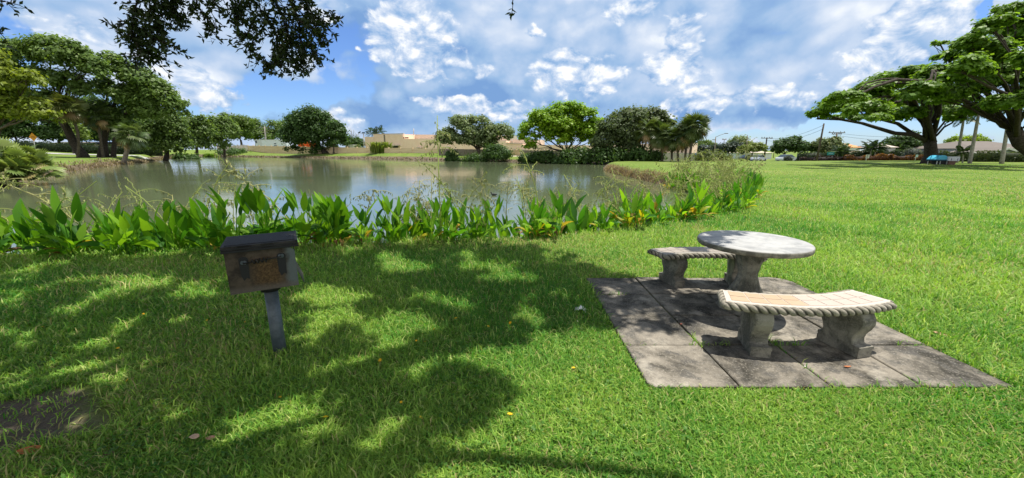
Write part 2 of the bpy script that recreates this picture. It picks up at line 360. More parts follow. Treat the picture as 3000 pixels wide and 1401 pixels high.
# water
me = bpy.data.meshes.new('pond_water')
x0, y0 = pond.min(0) - 2; x1, y1 = pond.max(0) + 2
me.from_pydata([(x0, y0, WZ), (x1, y0, WZ), (x1, y1, WZ), (x0, y1, WZ)], [], [(0, 1, 2, 3)])
m, n = mat('pond_water'); ps = n.pos()
a = n.noise(n.v('MULTIPLY', ps, (.8, 1.7, 1)), 2.2, 5, .62, .3); b = n.noise(n.v('MULTIPLY', ps, (.7, 1.3, 1)), .35, 3, .5)
calm = n.smooth(n.noise(n.v('MULTIPLY', ps, (.5, 1.6, 1)), .09, 3, .5), .38, .62)
hgt = n.m('ADD', n.m('MULTIPLY', a, n.m('MULTIPLY_ADD', calm, .8, .45)), n.m('MULTIPLY', b, .9))
c = n.mix(n.noise(ps, .2, 4, .6), (.09, .108, .06), (.12, .138, .078))
p = finish(n, c, .06, .5, n.bump(hgt, .12, .04)); p.inputs['IOR'].default_value = 1.6
tag(link('pond_water', me, m), kind='structure')

# ------------------------------------------------------------------ foliage builders
def rnd(seed): return np.random.RandomState(seed)
def unit(v): return v / (np.linalg.norm(v, axis=-1, keepdims=True) + 1e-9)
def leaf_quads(pos, nrm, ax, ln, wd, col):
    """diamond leaves: pos (n,3), nrm, ax (long axis hint) -> V, idx"""
    ax = unit(ax - nrm * (ax * nrm).sum(1, keepdims=True)); sd = np.cross(nrm, ax)
    ln = np.reshape(ln, (-1, 1)); wd = np.reshape(wd, (-1, 1))
    V = np.stack([pos - ax * ln * .5, pos + sd * wd * .5 - ax * ln * .05, pos + ax * ln * .5, pos - sd * wd * .5 - ax * ln * .05], 1).reshape(-1, 3)
    return V, np.repeat(col, 4, 0)
def crown_mesh(name, lobes, n_leaf, size, c1, c2, seed, flat=.75, clump=.34, hole=.15, up=.5, nsub=26):
    """lobes: (centre, (rx,ry,rz)).  Every lobe carries many leaf clumps over its outside, each clump many leaf faces."""
    R = rnd(seed); cl = []
    tot = sum(l[1][0] * l[1][2] for l in lobes)
    for (c, r) in lobes:
        k = max(7, int(1.7 * nsub * len(lobes) * (r[0] * r[2]) / tot))
        dirs = unit(R.normal(size=(k, 3))); dirs[:, 2] = np.where(dirs[:, 2] < -.45, -dirs[:, 2], dirs[:, 2])
        rad = R.uniform(.35, 1.0, (k, 1)) ** .6
        p = np.array(c) + dirs * np.array(r) * rad * .98
        s = R.uniform(.55, 1.45, k) * clump * 1.15 * (r[0] * r[1] * r[2]) ** (1 / 3)
        for q, ss, dd in zip(p, s, dirs): cl.append((q, ss, dd))
    w_ = np.array([x[1] ** 2 for x in cl]); cnt = np.maximum(4, (1.9 * n_leaf * w_ / w_.sum())).astype(int)
    PV, PC = [], []
    for (q, s, dd), k in zip(cl, cnt):
        u_ = unit(R.normal(size=(k, 3))); rad = R.uniform(0, 1, (k, 1)) ** .42
        off = u_ * rad * s * (R.uniform(.75, 1.3, (k, 1)) + (R.rand(k, 1) < .18) * R.uniform(.1, .8, (k, 1))); off[:, 2] *= flat
        pos = q + off
        nr_ = unit(u_ * .7 + np.array([0, 0, up]) + R.normal(size=(k, 3)) * .45 + dd * .4)
        ax = R.normal(size=(k, 3)); ax[:, 2] -= .4
        t = R.beta(2, 2, (k, 1)) * .6 + R.rand() * .4
        col = (np.array(c1) * (1 - t) + np.array(c2) * t) * R.uniform(.75, 1.25, (k, 1))
        sz = size * R.uniform(.6, 1.35, k)
        v, cc = leaf_quads(pos, nr_, ax, sz * 1.35, sz * .75, col); PV.append(v); PC.append(cc)
    V = np.concatenate(PV); Cc = np.concatenate(PC); nq = len(V) // 4
    return np_mesh(name, V, np.full(nq, 4), np.arange(nq * 4), Cc)
def limb_curve(a, b, sag, R, k=6):
    a = np.array(a); b = np.array(b); pts = []
    L = np.linalg.norm(b - a); j = R.normal(size=3) * L * .05
    for i in range(k + 1):
        t = i / k; p = a + (b - a) * t; p = p + np.array([0, 0, sag * L * math.sin(math.pi * t)]) + j * math.sin(math.pi * t) + R.normal(size=3) * L * .012
        pts.append(p)
    return pts
def trunk_mesh(base, fork, r0, lobes, R, nl=2, flare=1.5, sag=.10, twig=3):
    mb = MB(); base = np.array(base); fork = np.array(fork)
    pts = [base - np.array([0, 0, .3])] + [base + (fork - base) * t + R.normal(size=3) * r0 * .15 for t in (.06, .3, .65, 1.0)]
    mb.tube(pts, [r0 * flare, r0 * 1.2, r0 * .95, r0 * .85, r0 * .8], 10)
    for (c, r) in lobes:
        c = np.array(c); tgt = c - np.array([0, 0, r[2] * .25])
        lr = min(r0 * .42, .05 + .014 * np.linalg.norm(tgt - fork)); lr = max(lr, r0 * .15)
        p = limb_curve(fork + (base - fork) * R.uniform(0, .12), tgt, sag, R); mb.tube(p, list(np.linspace(lr, lr * .3, len(p))), 6)
        for k in range(twig):
            s = p[R.randint(2, len(p))]; e = c + unit(R.normal(size=3)) * np.array(r) * .8; 
            q = limb_curve(s, e, .06, R, 4); mb.tube(q, list(np.linspace(lr * .35, lr * .08, len(q))), 5)
    return mb
def lobe_px(lst, Y, dscale=.8, yoff=None):
    """ellipses read off the photograph (x, y, rx, ry[, dY]) -> lobes at distance Y, as deep as they are wide"""
    out = []
    for L in lst:
        x, y, rx, ry = L[:4]; Yc = Y + (L[4] if len(L) > 4 else 0)
        c = PT(x, y, Yc); k = pxm(y, Yc); t = abs(x - 1500) / FPX; a = rx * k / math.sqrt(1 + (dscale * t) ** 2)
        out.append((c, (a, a * dscale, ry * k)))
    return out
def tree(name, base_px, Y, lobes, fork_px, r0, n_leaf, size, c1, c2, seed, label, cat='tree', group=None, bark='bark', mat_='leaf', flat=.75, clump=.34, up=.5, nsub=26, twig=3, sag=.1, extra_trunks=(), dscale=.8, spread=0.0):
    R = rnd(seed)
    if spread: lobes = [(*l[:4], rnd(seed * 31 + q).uniform(-spread, spread * .8)) for q, l in enumerate(lobes)]
    b = PT(*base_px, Y); b[2] = hz(b[0], b[1])
    k = PT(*fork_px, Y); L = lobe_px(lobes, Y, dscale)
    e = empty(name, tuple(b), label, cat, group)
    mb = trunk_mesh(b, k, r0, L, R, twig=twig, sag=sag)
    for (bp, fp, r1) in extra_trunks:
        b2 = PT(*bp, Y); b2[2] = hz(b2[0], b2[1]); f2 = PT(*fp, Y)
        mb.tube([b2 - np.array([0, 0, .3]), b2 + (f2 - b2) * .1, b2 + (f2 - b2) * .5, f2], [r1 * 1.4, r1 * 1.1, r1 * .9, r1 * .7], 8)
    mb.V = [v - Vector(b) for v in mb.V]
    mb.build('trunk', M[bark], e)
    me = crown_mesh('crown', [(np.array(c) - b, r) for c, r in L], n_leaf, size, c1, c2, seed + 1, flat, clump, up=up, nsub=nsub)
    link('crown', me, M[mat_], e)
    return e
def fan_frond(R, Lp, rad, nl, droop, fold=.35, tip=.35):
    """one palmate frond growing along +x: petiole then a fan of pointed leaflets; returns V(list), sizes, idx"""
    V = []; F = []
    z = lambda x: -droop * x * x
    w0 = .02
    for i in range(3):
        x0, x1 = Lp * i / 3, Lp * (i + 1) / 3; b = len(V)
        V += [(x0, -w0, z(x0)), (x0, w0, z(x0)), (x1, w0, z(x1)), (x1, -w0, z(x1))]; F.append([b, b + 1, b + 2, b + 3])
    for k in range(nl):
        a = (k / (nl - 1) - .5) * 2.6 * R.uniform(.95, 1.05); ln = rad * (1 - .22 * abs(a)) * R.uniform(.9, 1.1); ca, sa = math.cos(a), math.sin(a); wd = rad * 1.9 / nl
        b = len(V); pts = []
        for t, ww in ((.05, .25), (.45, 1.0), (.8, .6), (1.0, 0)):
            x = Lp + ln * t * ca; y = ln * t * sa; zz = z(x) - fold * abs(sa) * ln * t * .5 - tip * ln * t * t * t
            if ww > 0: pts += [(x - sa * wd * ww * .5, y + ca * wd * ww * .5, zz), (x + sa * wd * ww * .5, y - ca * wd * ww * .5, zz)]
            else: pts += [(x, y, zz)]
        V += pts; F += [[b, b + 1, b + 3, b + 2], [b + 2, b + 3, b + 5, b + 4], [b + 4, b + 5, b + 6]]
    return V, F
def pinnate_frond(R, L, nl, droop, lw):
    V = []; F = []
    sp = lambda t: np.array([L * t * (1 - .12 * t), 0, -droop * L * t * t])
    for i in range(6):
        a, b_ = sp(i / 6), sp((i + 1) / 6); b = len(V); q = .025 * (1 - i / 7)
        V += [(a[0], -q, a[2]), (a[0], q, a[2]), (b_[0], q, b_[2]), (b_[0], -q, b_[2])]; F.append([b, b + 1, b + 2, b + 3])
    for k in range(nl):
        t = .15 + .85 * k / (nl - 1); p = sp(t); ll = L * .3 * math.sin(math.pi * (.18 + .78 * t)) ** .7 * R.uniform(.85, 1.1)
        for s in (-1, 1):
            e = p + np.array([ll * .45, s * ll * .8, -ll * R.uniform(.25, .5)]); mid = (p + e) / 2 + np.array([0, 0, .05]); b = len(V)
            V += [tuple(p), tuple(mid + np.array([lw, 0, 0])), tuple(e), tuple(mid - np.array([lw, 0, 0]))]; F.append([b, b + 1, b + 2, b + 3])
    return V, F
def fronds_mesh(name, n, mk, seed, c1, c2, emin=-50, emax=85, org=None, dead=0.0, dcol=(.28, .19, .09)):
    R = rnd(seed); AV = []; AS = []; AI = []; AC = []; b = 0
    for i in range(n):
        V, F = mk(R); V = np.array(V); 
        t = (i + .5) / n; elv = math.radians(emin + (emax - emin) * (1 - t ** .85)); azm = i * 2.39996 + R.normal() * .25
        ce, se, cz, sz = math.cos(elv), math.sin(elv), math.cos(azm), math.sin(azm)
        tw = R.normal() * .5; ct, st = math.cos(tw), math.sin(tw)
        y, z = V[:, 1] * ct - V[:, 2] * st, V[:, 1] * st + V[:, 2] * ct; x = V[:, 0]
        x2 = x * ce - z * se; z2 = x * se + z * ce
        W = np.stack([x2 * cz - y * sz, x2 * sz + y * cz, z2], 1)
        if org is not None: W += np.array(org(R, azm, elv))
        AV.append(W); AS += [len(f) for f in F]; AI += [k + b for f in F for k in f]; b += len(V)
        q = R.rand(); col = np.array(c1) * (1 - q) + np.array(c2) * q
        if elv < math.radians(-15) and R.rand() < dead: col = np.array(dcol) * R.uniform(.7, 1.2)
        AC.append(np.repeat((col * R.uniform(.8, 1.2))[None], len(V), 0))
    return np_mesh(name, np.concatenate(AV), AS, AI, np.concatenate(AC))
def fan_palm(base_px, Y, top_px, crown_r, r0, seed, label, group=None, n=34, c1=(.05, .085, .022), c2=(.12, .15, .04), dead=.6, bark='bark', name='fan_palm', bend=0.0):
    b = PT(*base_px, Y); b[2] = hz(b[0], b[1]); t = PT(*top_px, Y)
    e = empty(name, tuple(b), label, 'palm tree', group); d_ = t - b
    mb = MB(); pts = [d_ * q + np.array([bend * math.sin(math.pi * q), 0, -.3 if q == 0 else 0]) for q in (0, .08, .3, .55, .8, 1)]
    mb.tube(pts, [r0 * 1.25, r0 * 1.05, r0, r0 * .95, r0 * .95, r0 * 1.1], 8); mb.build('trunk', M[bark], e)
    me = fronds_mesh('crown', n, lambda R: fan_frond(R, crown_r * .45, crown_r * .58, 13, .25 / crown_r), seed, c1, c2, dead=dead)
    link('crown', me, M['palm'], e, tuple(d_)); return e
def feather_palm(base_px, Y, top_px, L, r0, seed, label, group=None, n=14, c1=(.03, .055, .02), c2=(.06, .10, .03), bark='bark_pale', name='feather_palm'):
    b = PT(*base_px, Y); b[2] = hz(b[0], b[1]); t = PT(*top_px, Y)
    e = empty(name, tuple(b), label, 'palm tree', group); d_ = t - b
    mb = MB(); pts = [d_ * q + np.array([0, 0, -.3 if q == 0 else 0]) for q in (0, .1, .5, .85, 1)]
    mb.tube(pts, [r0 * 1.4, r0 * 1.1, r0, r0 * .9, r0 * .7], 8); mb.build('trunk', M[bark], e)
    me = fronds_mesh('crown', n, lambda R: pinnate_frond(R, L, 22, .38, .07), seed, c1, c2, emin=-20, emax=75)
    link('crown', me, M['palm'], e, tuple(d_)); return e
def hedge(name, pts, h, th, label, cat, c1, c2, seed, size=.16, dens=60, group=None, wavy=.08, inner='hedge_core'):
    """leafy hedge along a ground polyline (world x,y); leaf faces over a rounded core"""
    R = rnd(seed); PV, PC = [], []; o = np.array([pts[0][0], pts[0][1], hz(*pts[0])])
    mb = MB()
    for a, b in zip(pts[:-1], pts[1:]):
        a = np.array(a, float); b = np.array(b, float); L = np.linalg.norm(b - a); d_ = (b - a) / L; nn = np.array([-d_[1], d_[0]])
        k = int(L * (h * 2 + th) * dens); t = R.rand(k) * L; face = R.rand(k); u_ = R.rand(k)
        side = face < 2 * h / (2 * h + th); sg = np.where(R.rand(k) < .5, -1, 1)
        hh = h * (1 + wavy * np.sin(t * 1.3 + seed) + wavy * np.sin(t * 3.1))
        off = np.where(side, sg * th / 2 * (1 - .25 * (u_ > .8)), (u_ - .5) * th); zz = np.where(side, u_ * hh, hh)
        XY = a + d_ * t[:, None] + nn * (off + R.normal(0, .05, k))[:, None]
        gz = land(XY[:, 0], XY[:, 1])
        pos = np.stack([XY[:, 0], XY[:, 1], gz + zz + R.normal(0, .05, k)], 1) - o
        nr_ = np.stack([np.where(side, sg * nn[0], 0), np.where(side, sg * nn[1], 0), np.where(side, .35, 1)], 1) + R.normal(size=(k, 3)) * .5
        tt = R.rand(k, 1); col = (np.array(c1) * (1 - tt) + np.array(c2) * tt) * R.uniform(.7, 1.3, (k, 1))
        s_ = size * R.uniform(.6, 1.4, k); v, cc = leaf_quads(pos, unit(nr_), R.normal(size=(k, 3)), s_ * 1.3, s_ * .8, col); PV.append(v); PC.append(cc)
        nseg = max(1, int(L / 4))
        for s in range(nseg):
            p0 = a + d_ * L * s / nseg; p1 = a + d_ * L * (s + 1) / nseg; z0 = float(land(p0[0:1], p0[1:2])[0]); z1 = float(land(p1[0:1], p1[1:2])[0]); q = nn * th * .44
            vs = [(p0[0] - q[0] - o[0], p0[1] - q[1] - o[1], z0 - .3 - o[2]), (p1[0] - q[0] - o[0], p1[1] - q[1] - o[1], z1 - .3 - o[2]), (p1[0] + q[0] - o[0], p1[1] + q[1] - o[1], z1 - .3 - o[2]), (p0[0] + q[0] - o[0], p0[1] + q[1] - o[1], z0 - .3 - o[2])]
            vs += [(x, y, z + .3 + h * .93) for x, y, z in vs]
            mb.add(vs, [(3, 2, 1, 0), (4, 5, 6, 7), (0, 1, 5, 4), (1, 2, 6, 5), (2, 3, 7, 6), (3, 0, 4, 7)])
    V = np.concatenate(PV); Cc = np.concatenate(PC); nq = len(V) // 4
    # core faces join the same mesh
    cv = np.array([tuple(v) for v in mb.V]); cf = np.array(mb.F).ravel() + len(V)
    V = np.concatenate([V, cv]); Cc = np.concatenate([Cc, np.repeat(np.array(c1)[None], len(cv), 0)])
    me = np_mesh(name, V, np.full(nq + len(mb.F), 4), np.concatenate([np.arange(nq * 4), cf]), Cc)
    ob = link(name, me, M['leaf'], None, tuple(o)); return tag(ob, label, cat, group)
def bush(name, px, Y, rx, ry, label, cat, c1, c2, seed, n_leaf=900, size=.22, group=None, flat=.8, up=.4, lift=None):
    """a shrub: px is the centre of its foot, rx/ry half width and full height in photograph pixels"""
    b = PT(*px, Y); b[2] = hz(b[0], b[1]); k = pxm(px[1], Y); t = abs(px[0] - 1500) / FPX; a = rx * k / math.sqrt(1 + (.8 * t) ** 2); hh = ry * k
    me = crown_mesh(name, [((0, 0, hh * .5), (a, a * .8, hh * .52)), ((a * .3, -a * .2, hh * .35), (a * .6, a * .6, hh * .36)), ((-a * .35, .1, hh * .3), (a * .6, a * .6, hh * .34))], n_leaf, size, c1, c2, seed, flat, .4, up=up, nsub=12)
    o = link(name, me, M['leaf'], None, tuple(b)); return tag(o, label, cat, group)

# ------------------------------------------------------------------ far side: warehouse, block wall, fences, containers
def slab_between(mb, pa, pb, z0a, z1a, z0b, z1b, depth):
    """upright wall from pa to pb (world xy) with its own bottom and top heights, depth away from the camera"""
    a = np.array(pa[:2]); b = np.array(pb[:2]); d_ = (b - a) / np.linalg.norm(b - a); nn = np.array([-d_[1], d_[0]])
    if nn[1] < 0: nn = -nn
    q = nn * depth
    vs = [(a[0], a[1], z0a), (b[0], b[1], z0b), (b[0] + q[0], b[1] + q[1], z0b), (a[0] + q[0], a[1] + q[1], z0a), (a[0], a[1], z1a), (b[0], b[1], z1b), (b[0] + q[0], b[1] + q[1], z1b), (a[0] + q[0], a[1] + q[1], z1a)]
    mb.add(vs, [(3, 2, 1, 0), (4, 5, 6, 7), (0, 1, 5, 4), (1, 2, 6, 5), (2, 3, 7, 6), (3, 0, 4, 7)])
def wz(px, row, Y): return float(PT(px, row, Y)[2])
bld = empty('warehouse', (0, 120, 0), 'long flat roofed beige warehouse behind the wall across the pond', 'building')
bo = Vector((0, 120, 0))
def bpart(name, fn, mt, parent=bld):
    mb = MB(); fn(mb); mb.V = [v - bo for v in mb.V]; return mb.build(name, M[mt], parent)
def yb(px): return np.interp(px, [1060, 1280, 1640, 2030], [136, 118, 100, 86])
def bw(mb, x0, x1, t0, t1, zb=0.0, depth=14, dy=0.0):
    a = PT(x0, t0, yb(x0) + dy); b = PT(x1, t1, yb(x1) + dy); slab_between(mb, a, b, zb, a[2], zb, b[2], depth)
bpart('wall', lambda mb: (bw(mb, 1068, 1093, 401, 401), bw(mb, 1093.2, 1180, 393.5, 393.5, depth=16), bw(mb, 1180.2, 1300, 407, 407, depth=7), bw(mb, 1300.2, 1482, 407, 413, depth=7), bw(mb, 1482.2, 1530, 421, 422, depth=9), bw(mb, 1530.2, 1750, 424, 426, depth=8), bw(mb, 1750.2, 1925, 424, 421), bw(mb, 1925.2, 2026, 419, 417.5)), 'stucco')
bpart('parapet', lambda mb: (bw(mb, 1178, 1300, 394, 395, 4, 8, 7.5), bw(mb, 1300.2, 1482, 395, 397, 4, 8, 7.5), bw(mb, 1482.2, 1570, 408, 409, 3, 6, 3)), 'stucco_light')
bpart('coping', lambda mb: bw(mb, 1482, 1532, 418, 419, wz(1482, 421, yb(1482)) + .01, .5, -.35), 'stucco_light')
bpart('coping', lambda mb: (bw(mb, 1092, 1181, 392.6, 392.6, wz(1093, 393.5, yb(1093)) + .002, .6, -.2)), 'stucco_light')
for (a_, b_, t, bt) in ((1123.5, 1127, 395, 416), (1181.5, 1183.5, 401, 407)):
    bpart('downpipe', lambda mb: slab_between(mb, PT(a_, t, yb(a_) - .25), PT(b_, t, yb(b_) - .25), wz(a_, bt, yb(a_)), wz(a_, t, yb(a_)), wz(a_, bt, yb(a_)), wz(a_, t, yb(a_)), .2), 'wood')
for (a_, b_, t, bt) in ((1186, 1196, 402.5, 406), (1149, 1165, 428, 433)):
    bpart('vent', lambda mb: slab_between(mb, PT(a_, t, yb(a_) - .2), PT(b_, t, yb(b_) - .2), wz(a_, bt, yb(a_)), wz(a_, t, yb(a_)), wz(a_, bt, yb(a_)), wz(a_, t, yb(a_)), .15), 'dark')
for (a_, b_, t) in ((1147, 1167, 425), (1219, 1231, 432), (1308, 1316, 429), (1504, 1516, 437), (1526, 1542, 438)):
    bpart('awning', lambda mb: slab_between(mb, PT(a_, t, yb(a_) - 1.1), PT(b_, t, yb(b_) - 1.1), wz(a_, t + 2.4, yb(a_)), wz(a_, t, yb(a_)), wz(a_, t + 2.4, yb(a_)), wz(a_, t, yb(a_)), 1.0), 'stucco_light')
bpart('vent_pipe', lambda mb: mb.tube([tuple(PT(1212, 396, 128)), tuple(PT(1212, 377, 128))], .12, 6), 'grey_wall')
bpart('vent_pipe', lambda mb: mb.tube([tuple(PT(1500, 419, 106)), tuple(PT(1500, 409, 106))], .1, 6), 'grey_wall')

# block wall of long tan boards with posts
def row_fence(name, p0, p1, nseg, mt, label, cat, th=.12, post_mt=None, step=True, post_up=.25, gap=0.0, group=None):
    """p = (px, base_row, top_row, Y)"""
    A = PT(p0[0], p0[1], p0[3]); B = PT(p1[0], p1[1], p1[3]); hA = pxm(p0[1], p0[3]) * (p0[1] - p0[2]); hB = pxm(p1[1], p1[3]) * (p1[1] - p1[2])
    o = Vector((A[0], A[1], hz(A[0], A[1]))); e = empty(name, tuple(o), label, cat, group); mb = MB(); mp = MB()
    for k in range(nseg):
        t0, t1 = k / nseg, (k + 1) / nseg; a = A + (B - A) * t0; b = A + (B - A) * t1; za, zb = hz(a[0], a[1]), hz(b[0], b[1]); h = hA + (hB - hA) * (t0 + t1) / 2
        zt = max(A[2] + (B[2] - A[2]) * t0, 0) + h
        slab_between(mb, a, a + (b - a) * (1 - gap), za - .6, zt, zb - .6, zt if step else zt, th)
        d_ = (b - a) / np.linalg.norm(b - a) * .11
        slab_between(mp, a - d_ + [0, -.08, 0], a + d_ + [0, -.08, 0], za - .5, zt + post_up, za - .5, zt + post_up, .3)
        mp.V = [v - o for v in mp.V]; mp.build('post', M[post_mt or mt], e); mp = MB()
    mb.V = [v - o for v in mb.V]; mb.build('panel', M[mt], e)
    return e
def striped(name, c1, c2, sc, vert=False):
    m, n = mat(name); co = n.obj(); sp = n.n('ShaderNodeSeparateXYZ'); n.put(sp.inputs[0], co)
    t = n.m('FRACT', n.m('MULTIPLY', sp.outputs[0 if vert else 2], sc)); g = n.smooth(t, .0, .1)
    v_ = n.noise(n.v('MULTIPLY', co, (sc, .3, .3) if vert else (.25, .25, sc)), 1.0, 3, .6)
    c = n.mix(g, (c1[0] * .35, c1[1] * .35, c1[2] * .35), n.mix(n.smooth(v_, .3, .7), c1, c2)); finish(n, c, .9, .1); return m
M['tan'] = striped('tan_boards', (.62, .46, .28), (.74, .58, .38), 3.2)
M['pale_fence'] = striped('pale_pickets', (.34, .30, .25), (.46, .42, .36), 4.0, True)
M['grey_fence'] = striped('grey_pickets', (.20, .17, .135), (.29, .25, .2), 5.0, True)
row_fence('block_wall', (728, 441, 427.5, 150), (1286, 450, 437, 93), 22, 'tan', 'low tan wall of long boards in front of the beige warehouse', 'wall')
row_fence('picket_fence', (640, 448, 428, 138), (728, 445, 426, 147), 9, 'pale_fence', 'pale picket fence under the trees left of the white container', 'fence')
row_fence('board_fence', (1286, 454, 437, 91), (1496, 460, 440, 82), 8, 'grey_fence', 'weathered grey board fence behind the grey green tree', 'fence', post_up=0)
row_fence('block_wall', (1496, 458, 440, 86), (1526, 458, 441, 84), 2, 'tan', 'short tan wall beside the concrete ramp to the water', 'wall')
row_fence('board_fence', (1526, 462, 441, 79), (1860, 466, 448, 72), 10, 'grey_fence', 'shaded grey board fence behind the bright green tree', 'fence', post_up=0)
row_fence('board_fence', (1860, 466, 448, 72), (2030, 468, 450, 70), 6, 'grey_wall', 'plain grey wall behind the group of fan palms', 'wall', post_up=0)
row_fence('screen_wall', (2030.5, 468, 450, 70), (2087, 468, 452, 72), 2, 'grey_wall', 'low grey screen wall beside the blue parking signs', 'wall', post_up=0)
# concrete boat ramp between shrubs on the far bank
a = PT(1488, 474, 80); b = PT(1530, 474, 78); mb = MB(); mb.add([(a[0], 78, WZ - .1), (b[0], 77, WZ - .1), (b[0] + .4, 84, .42), (a[0], 85, .42)], [(0, 1, 2, 3)])
tag(mb.build('boat_ramp', M['stucco_light']), kind='structure')

def container(name, x0, x1, top, bot, Y, mt, label, ribs=24, depth=2.5, cat='container'):
    a = PT(x0, top, Y); b = PT(x1, top, Y); zb = hz(a[0], a[1]) ; o = Vector((a[0], a[1], zb)); e = empty(name, tuple(o), label, cat)
    mb = MB(); L = b[0] - a[0]; H = a[2] - zb
    mb.box((0, 0, .15), (L, depth, H)); 
    for k in range(ribs): mb.box((L * (k + .25) / ribs, -.04, .25), (L * (k + .6) / ribs, -.001, H - .15))
    mb.build('body', mt, e)
    for za, zb2 in ((H - .14, H + .03), (.1, .26)):
        fr = MB(); fr.box((-.05, -.09, za), (L + .05, -.041, zb2)); fr.build('rail', M['white'] if cat == 'trailer' else mt, e)
    return e, L, H
e, L, H = container('cargo_trailer', 746, 838, 409.5, 440, 165, plain('trailer_white', (.62, .66, .72), .5), 'white cargo trailer with a blue letter mark behind the tan wall', 30, cat='trailer')
mk = plain('dark_blue', (.02, .05, .16), .5)
kx = L / 92
for (a_, b_, z0, z1, nm, mt) in ((.8, 6, .66, .92, 'dark_window', M['glass']), (6.5, 19, .2, .97, 'side_door', plain('trailer_door', (.50, .52, .55), .5)), (55, 61.5, .57, .66, 'dark_label', M['glass'])):
    q = MB(); q.box((a_ * kx, -.06, H * z0), (b_ * kx, -.045, H * z1)); q.build(nm, mt, e)
q = MB()
for (a_, b_, z0, z1) in ((55, 60.5, .42, .47), (55, 56.5, .33, .42), (55, 60.5, .28, .33), (59, 60.5, .15, .28), (55, 60.5, .08, .14), (61.8, 63.4, .08, .5)):
    q.box((a_ * kx, -.062, H * z0), (b_ * kx, -.047, H * z1))
q.build('lettering', mk, e)
container('shipping_container', 872, 915, 415, 440, 150, plain('orange_paint', (.75, .10, .012), .5), 'bright orange container seen under the round dark tree', 16)
e, L, H = container('utility_box', 1011, 1035, 424, 440, 128, M['white'], 'small white shed with a dark doorway left of the warehouse', 4, 3, 'shed')
q = MB(); q.box((L * .12, -.11, .3), (L * .5, -.092, H * .8)); q.build('doorway', M['dark'], e)

# ------------------------------------------------------------------ poles, lights and wires
def ground_at(px, Y):
    b = PT(px, 450, Y); b[2] = hz(b[0], b[1]); return b
def pole(name, px0, px1, top, Y, r, label, cat, mt='wood', arms=(), extra=None):
    b = ground_at(px0, Y); t = PT(px1, top, Y); e = empty(name, tuple(b), label, cat); d_ = t - b
    mb = MB(); mb.tube([d_ * 0 + [0, 0, -.4], d_ * .5, d_], [r * 1.15, r, r * .8], 8); mb.build('pole', M[mt], e)
    for (f, w_) in arms:
        q = MB(); p = d_ * f; q.box((p[0] - w_, p[1] - .12, p[2] - .07), (p[0] + w_, p[1] + .12, p[2] + .07))
        for k in (-.9, -.45, .45, .9): q.tube([(p[0] + k * w_, p[1], p[2] + .07), (p[0] + k * w_, p[1], p[2] + .3)], .06, 6)
        q.build('crossarm', M['wood'], e)
    return e, b, d_
pole('utility_pole', 2241, 2247, 403, 92, .16, 'dark wooden utility pole with one crossarm behind the parked silver car', 'utility pole', 'bark_dark', [(.97, 1.3)])
e1, b1, d1 = pole('utility_pole', 2396, 2414, 362, 62, .13, 'leaning brown utility pole whose top reaches the big tree', 'utility pole', 'bark', [])
pole('utility_pole', 2447, 2452, 388, 84, .16, 'grey utility pole with a double crossarm above the teal sign', 'utility pole', 'wood', [(.99, 1.7), (.94, 1.0)])
pole('utility_pole', 2119, 2122, 408, 118, .1, 'thin far utility pole right of the curved street lamp', 'utility pole', 'wood', [(.98, .6)])
pole('utility_pole', 2187, 2190, 396, 112, .1, 'tall thin utility pole above the grey green trees', 'utility pole', 'wood', [])
pole('utility_pole', 2268, 2270, 412, 120, .1, 'thin far utility pole just left of the dark domed tree', 'utility pole', 'wood', [(.98, .5)])
pole('utility_pole', 2535, 2536, 417, 115, .1, 'small utility pole standing beyond the white house', 'utility pole', 'wood', [(.98, 1.1)])
pole('utility_pole', 783, 775, 371, 168, .3, 'pale utility pole with a transformer rack behind the white trailer', 'utility pole', 'bark_pale', [(.95, 2.2), (.83, 1.6), (.74, 1.2)])
e, b, d_ = pole('street_lamp', 2094, 2097, 401, 92, .12, 'street lamp with a long curved arm above the blue grey trees', 'street lamp', 'wood')
q = MB(); q.tube([d_ * .985, d_ + [.9, 0, .35], d_ + [2.1, 0, .75]], .05, 6); q.box(tuple(d_ + np.array([2.0, -.15, .68])), tuple(d_ + np.array([2.7, .15, .82]))); q.box(tuple(d_ + np.array([-.7, -.08, -.75])), tuple(d_ + np.array([.0, .08, -.6]))); q.build('lamp_arm', M['wood'], e)
e, b, d_ = pole('floodlight_mast', 1067, 1065, 392, 128, .17, 'metal mast with three floodlights at the warehouse corner', 'floodlight', 'grey_wall')
q = MB(); q.box((d_[0] - 1.3, -.06, d_[2] - .05), (d_[0] + 1.3, .06, d_[2] + .05)); q.build('crossbar', M['grey_wall'], e)
for k in (-1, 0, 1):
    q = MB(); q.box((-.45, -.15, -.16), (.45, .15, .16), Mat((d_[0] + k * 1.3, 0, d_[2] + .3 + .1 * abs(k)), ry=.5 * k)); q.build('floodlight', M['glass'], e)
def wire(a, b, sag, label):
    a = np.array(a); b = np.array(b); mb = MB()
    mb.tube([a + (b - a) * t - np.array([0, 0, sag * 4 * t * (1 - t)]) for t in np.linspace(0, 1, 13)], .022, 4)
    tag(mb.build('power_line', M['black']), label, 'power line', 'power lines in the right distance')
for k, (ra, rb, nm) in enumerate(((405, 367, 'upper power line running between the crossarm pole and the leaning pole'), (412, 378, 'lower power line running between the crossarm pole and the leaning pole'))): wire(PT(2247, ra, 92), PT(2412, rb, 62), .8, nm)
wire(PT(2452, 390, 84), PT(2740, 398, 80), .5, 'power line from the double crossarm pole into the big tree'); wire(PT(2452, 397, 84), PT(2740, 412, 80), .5, 'lower power line from the double crossarm pole into the big tree')

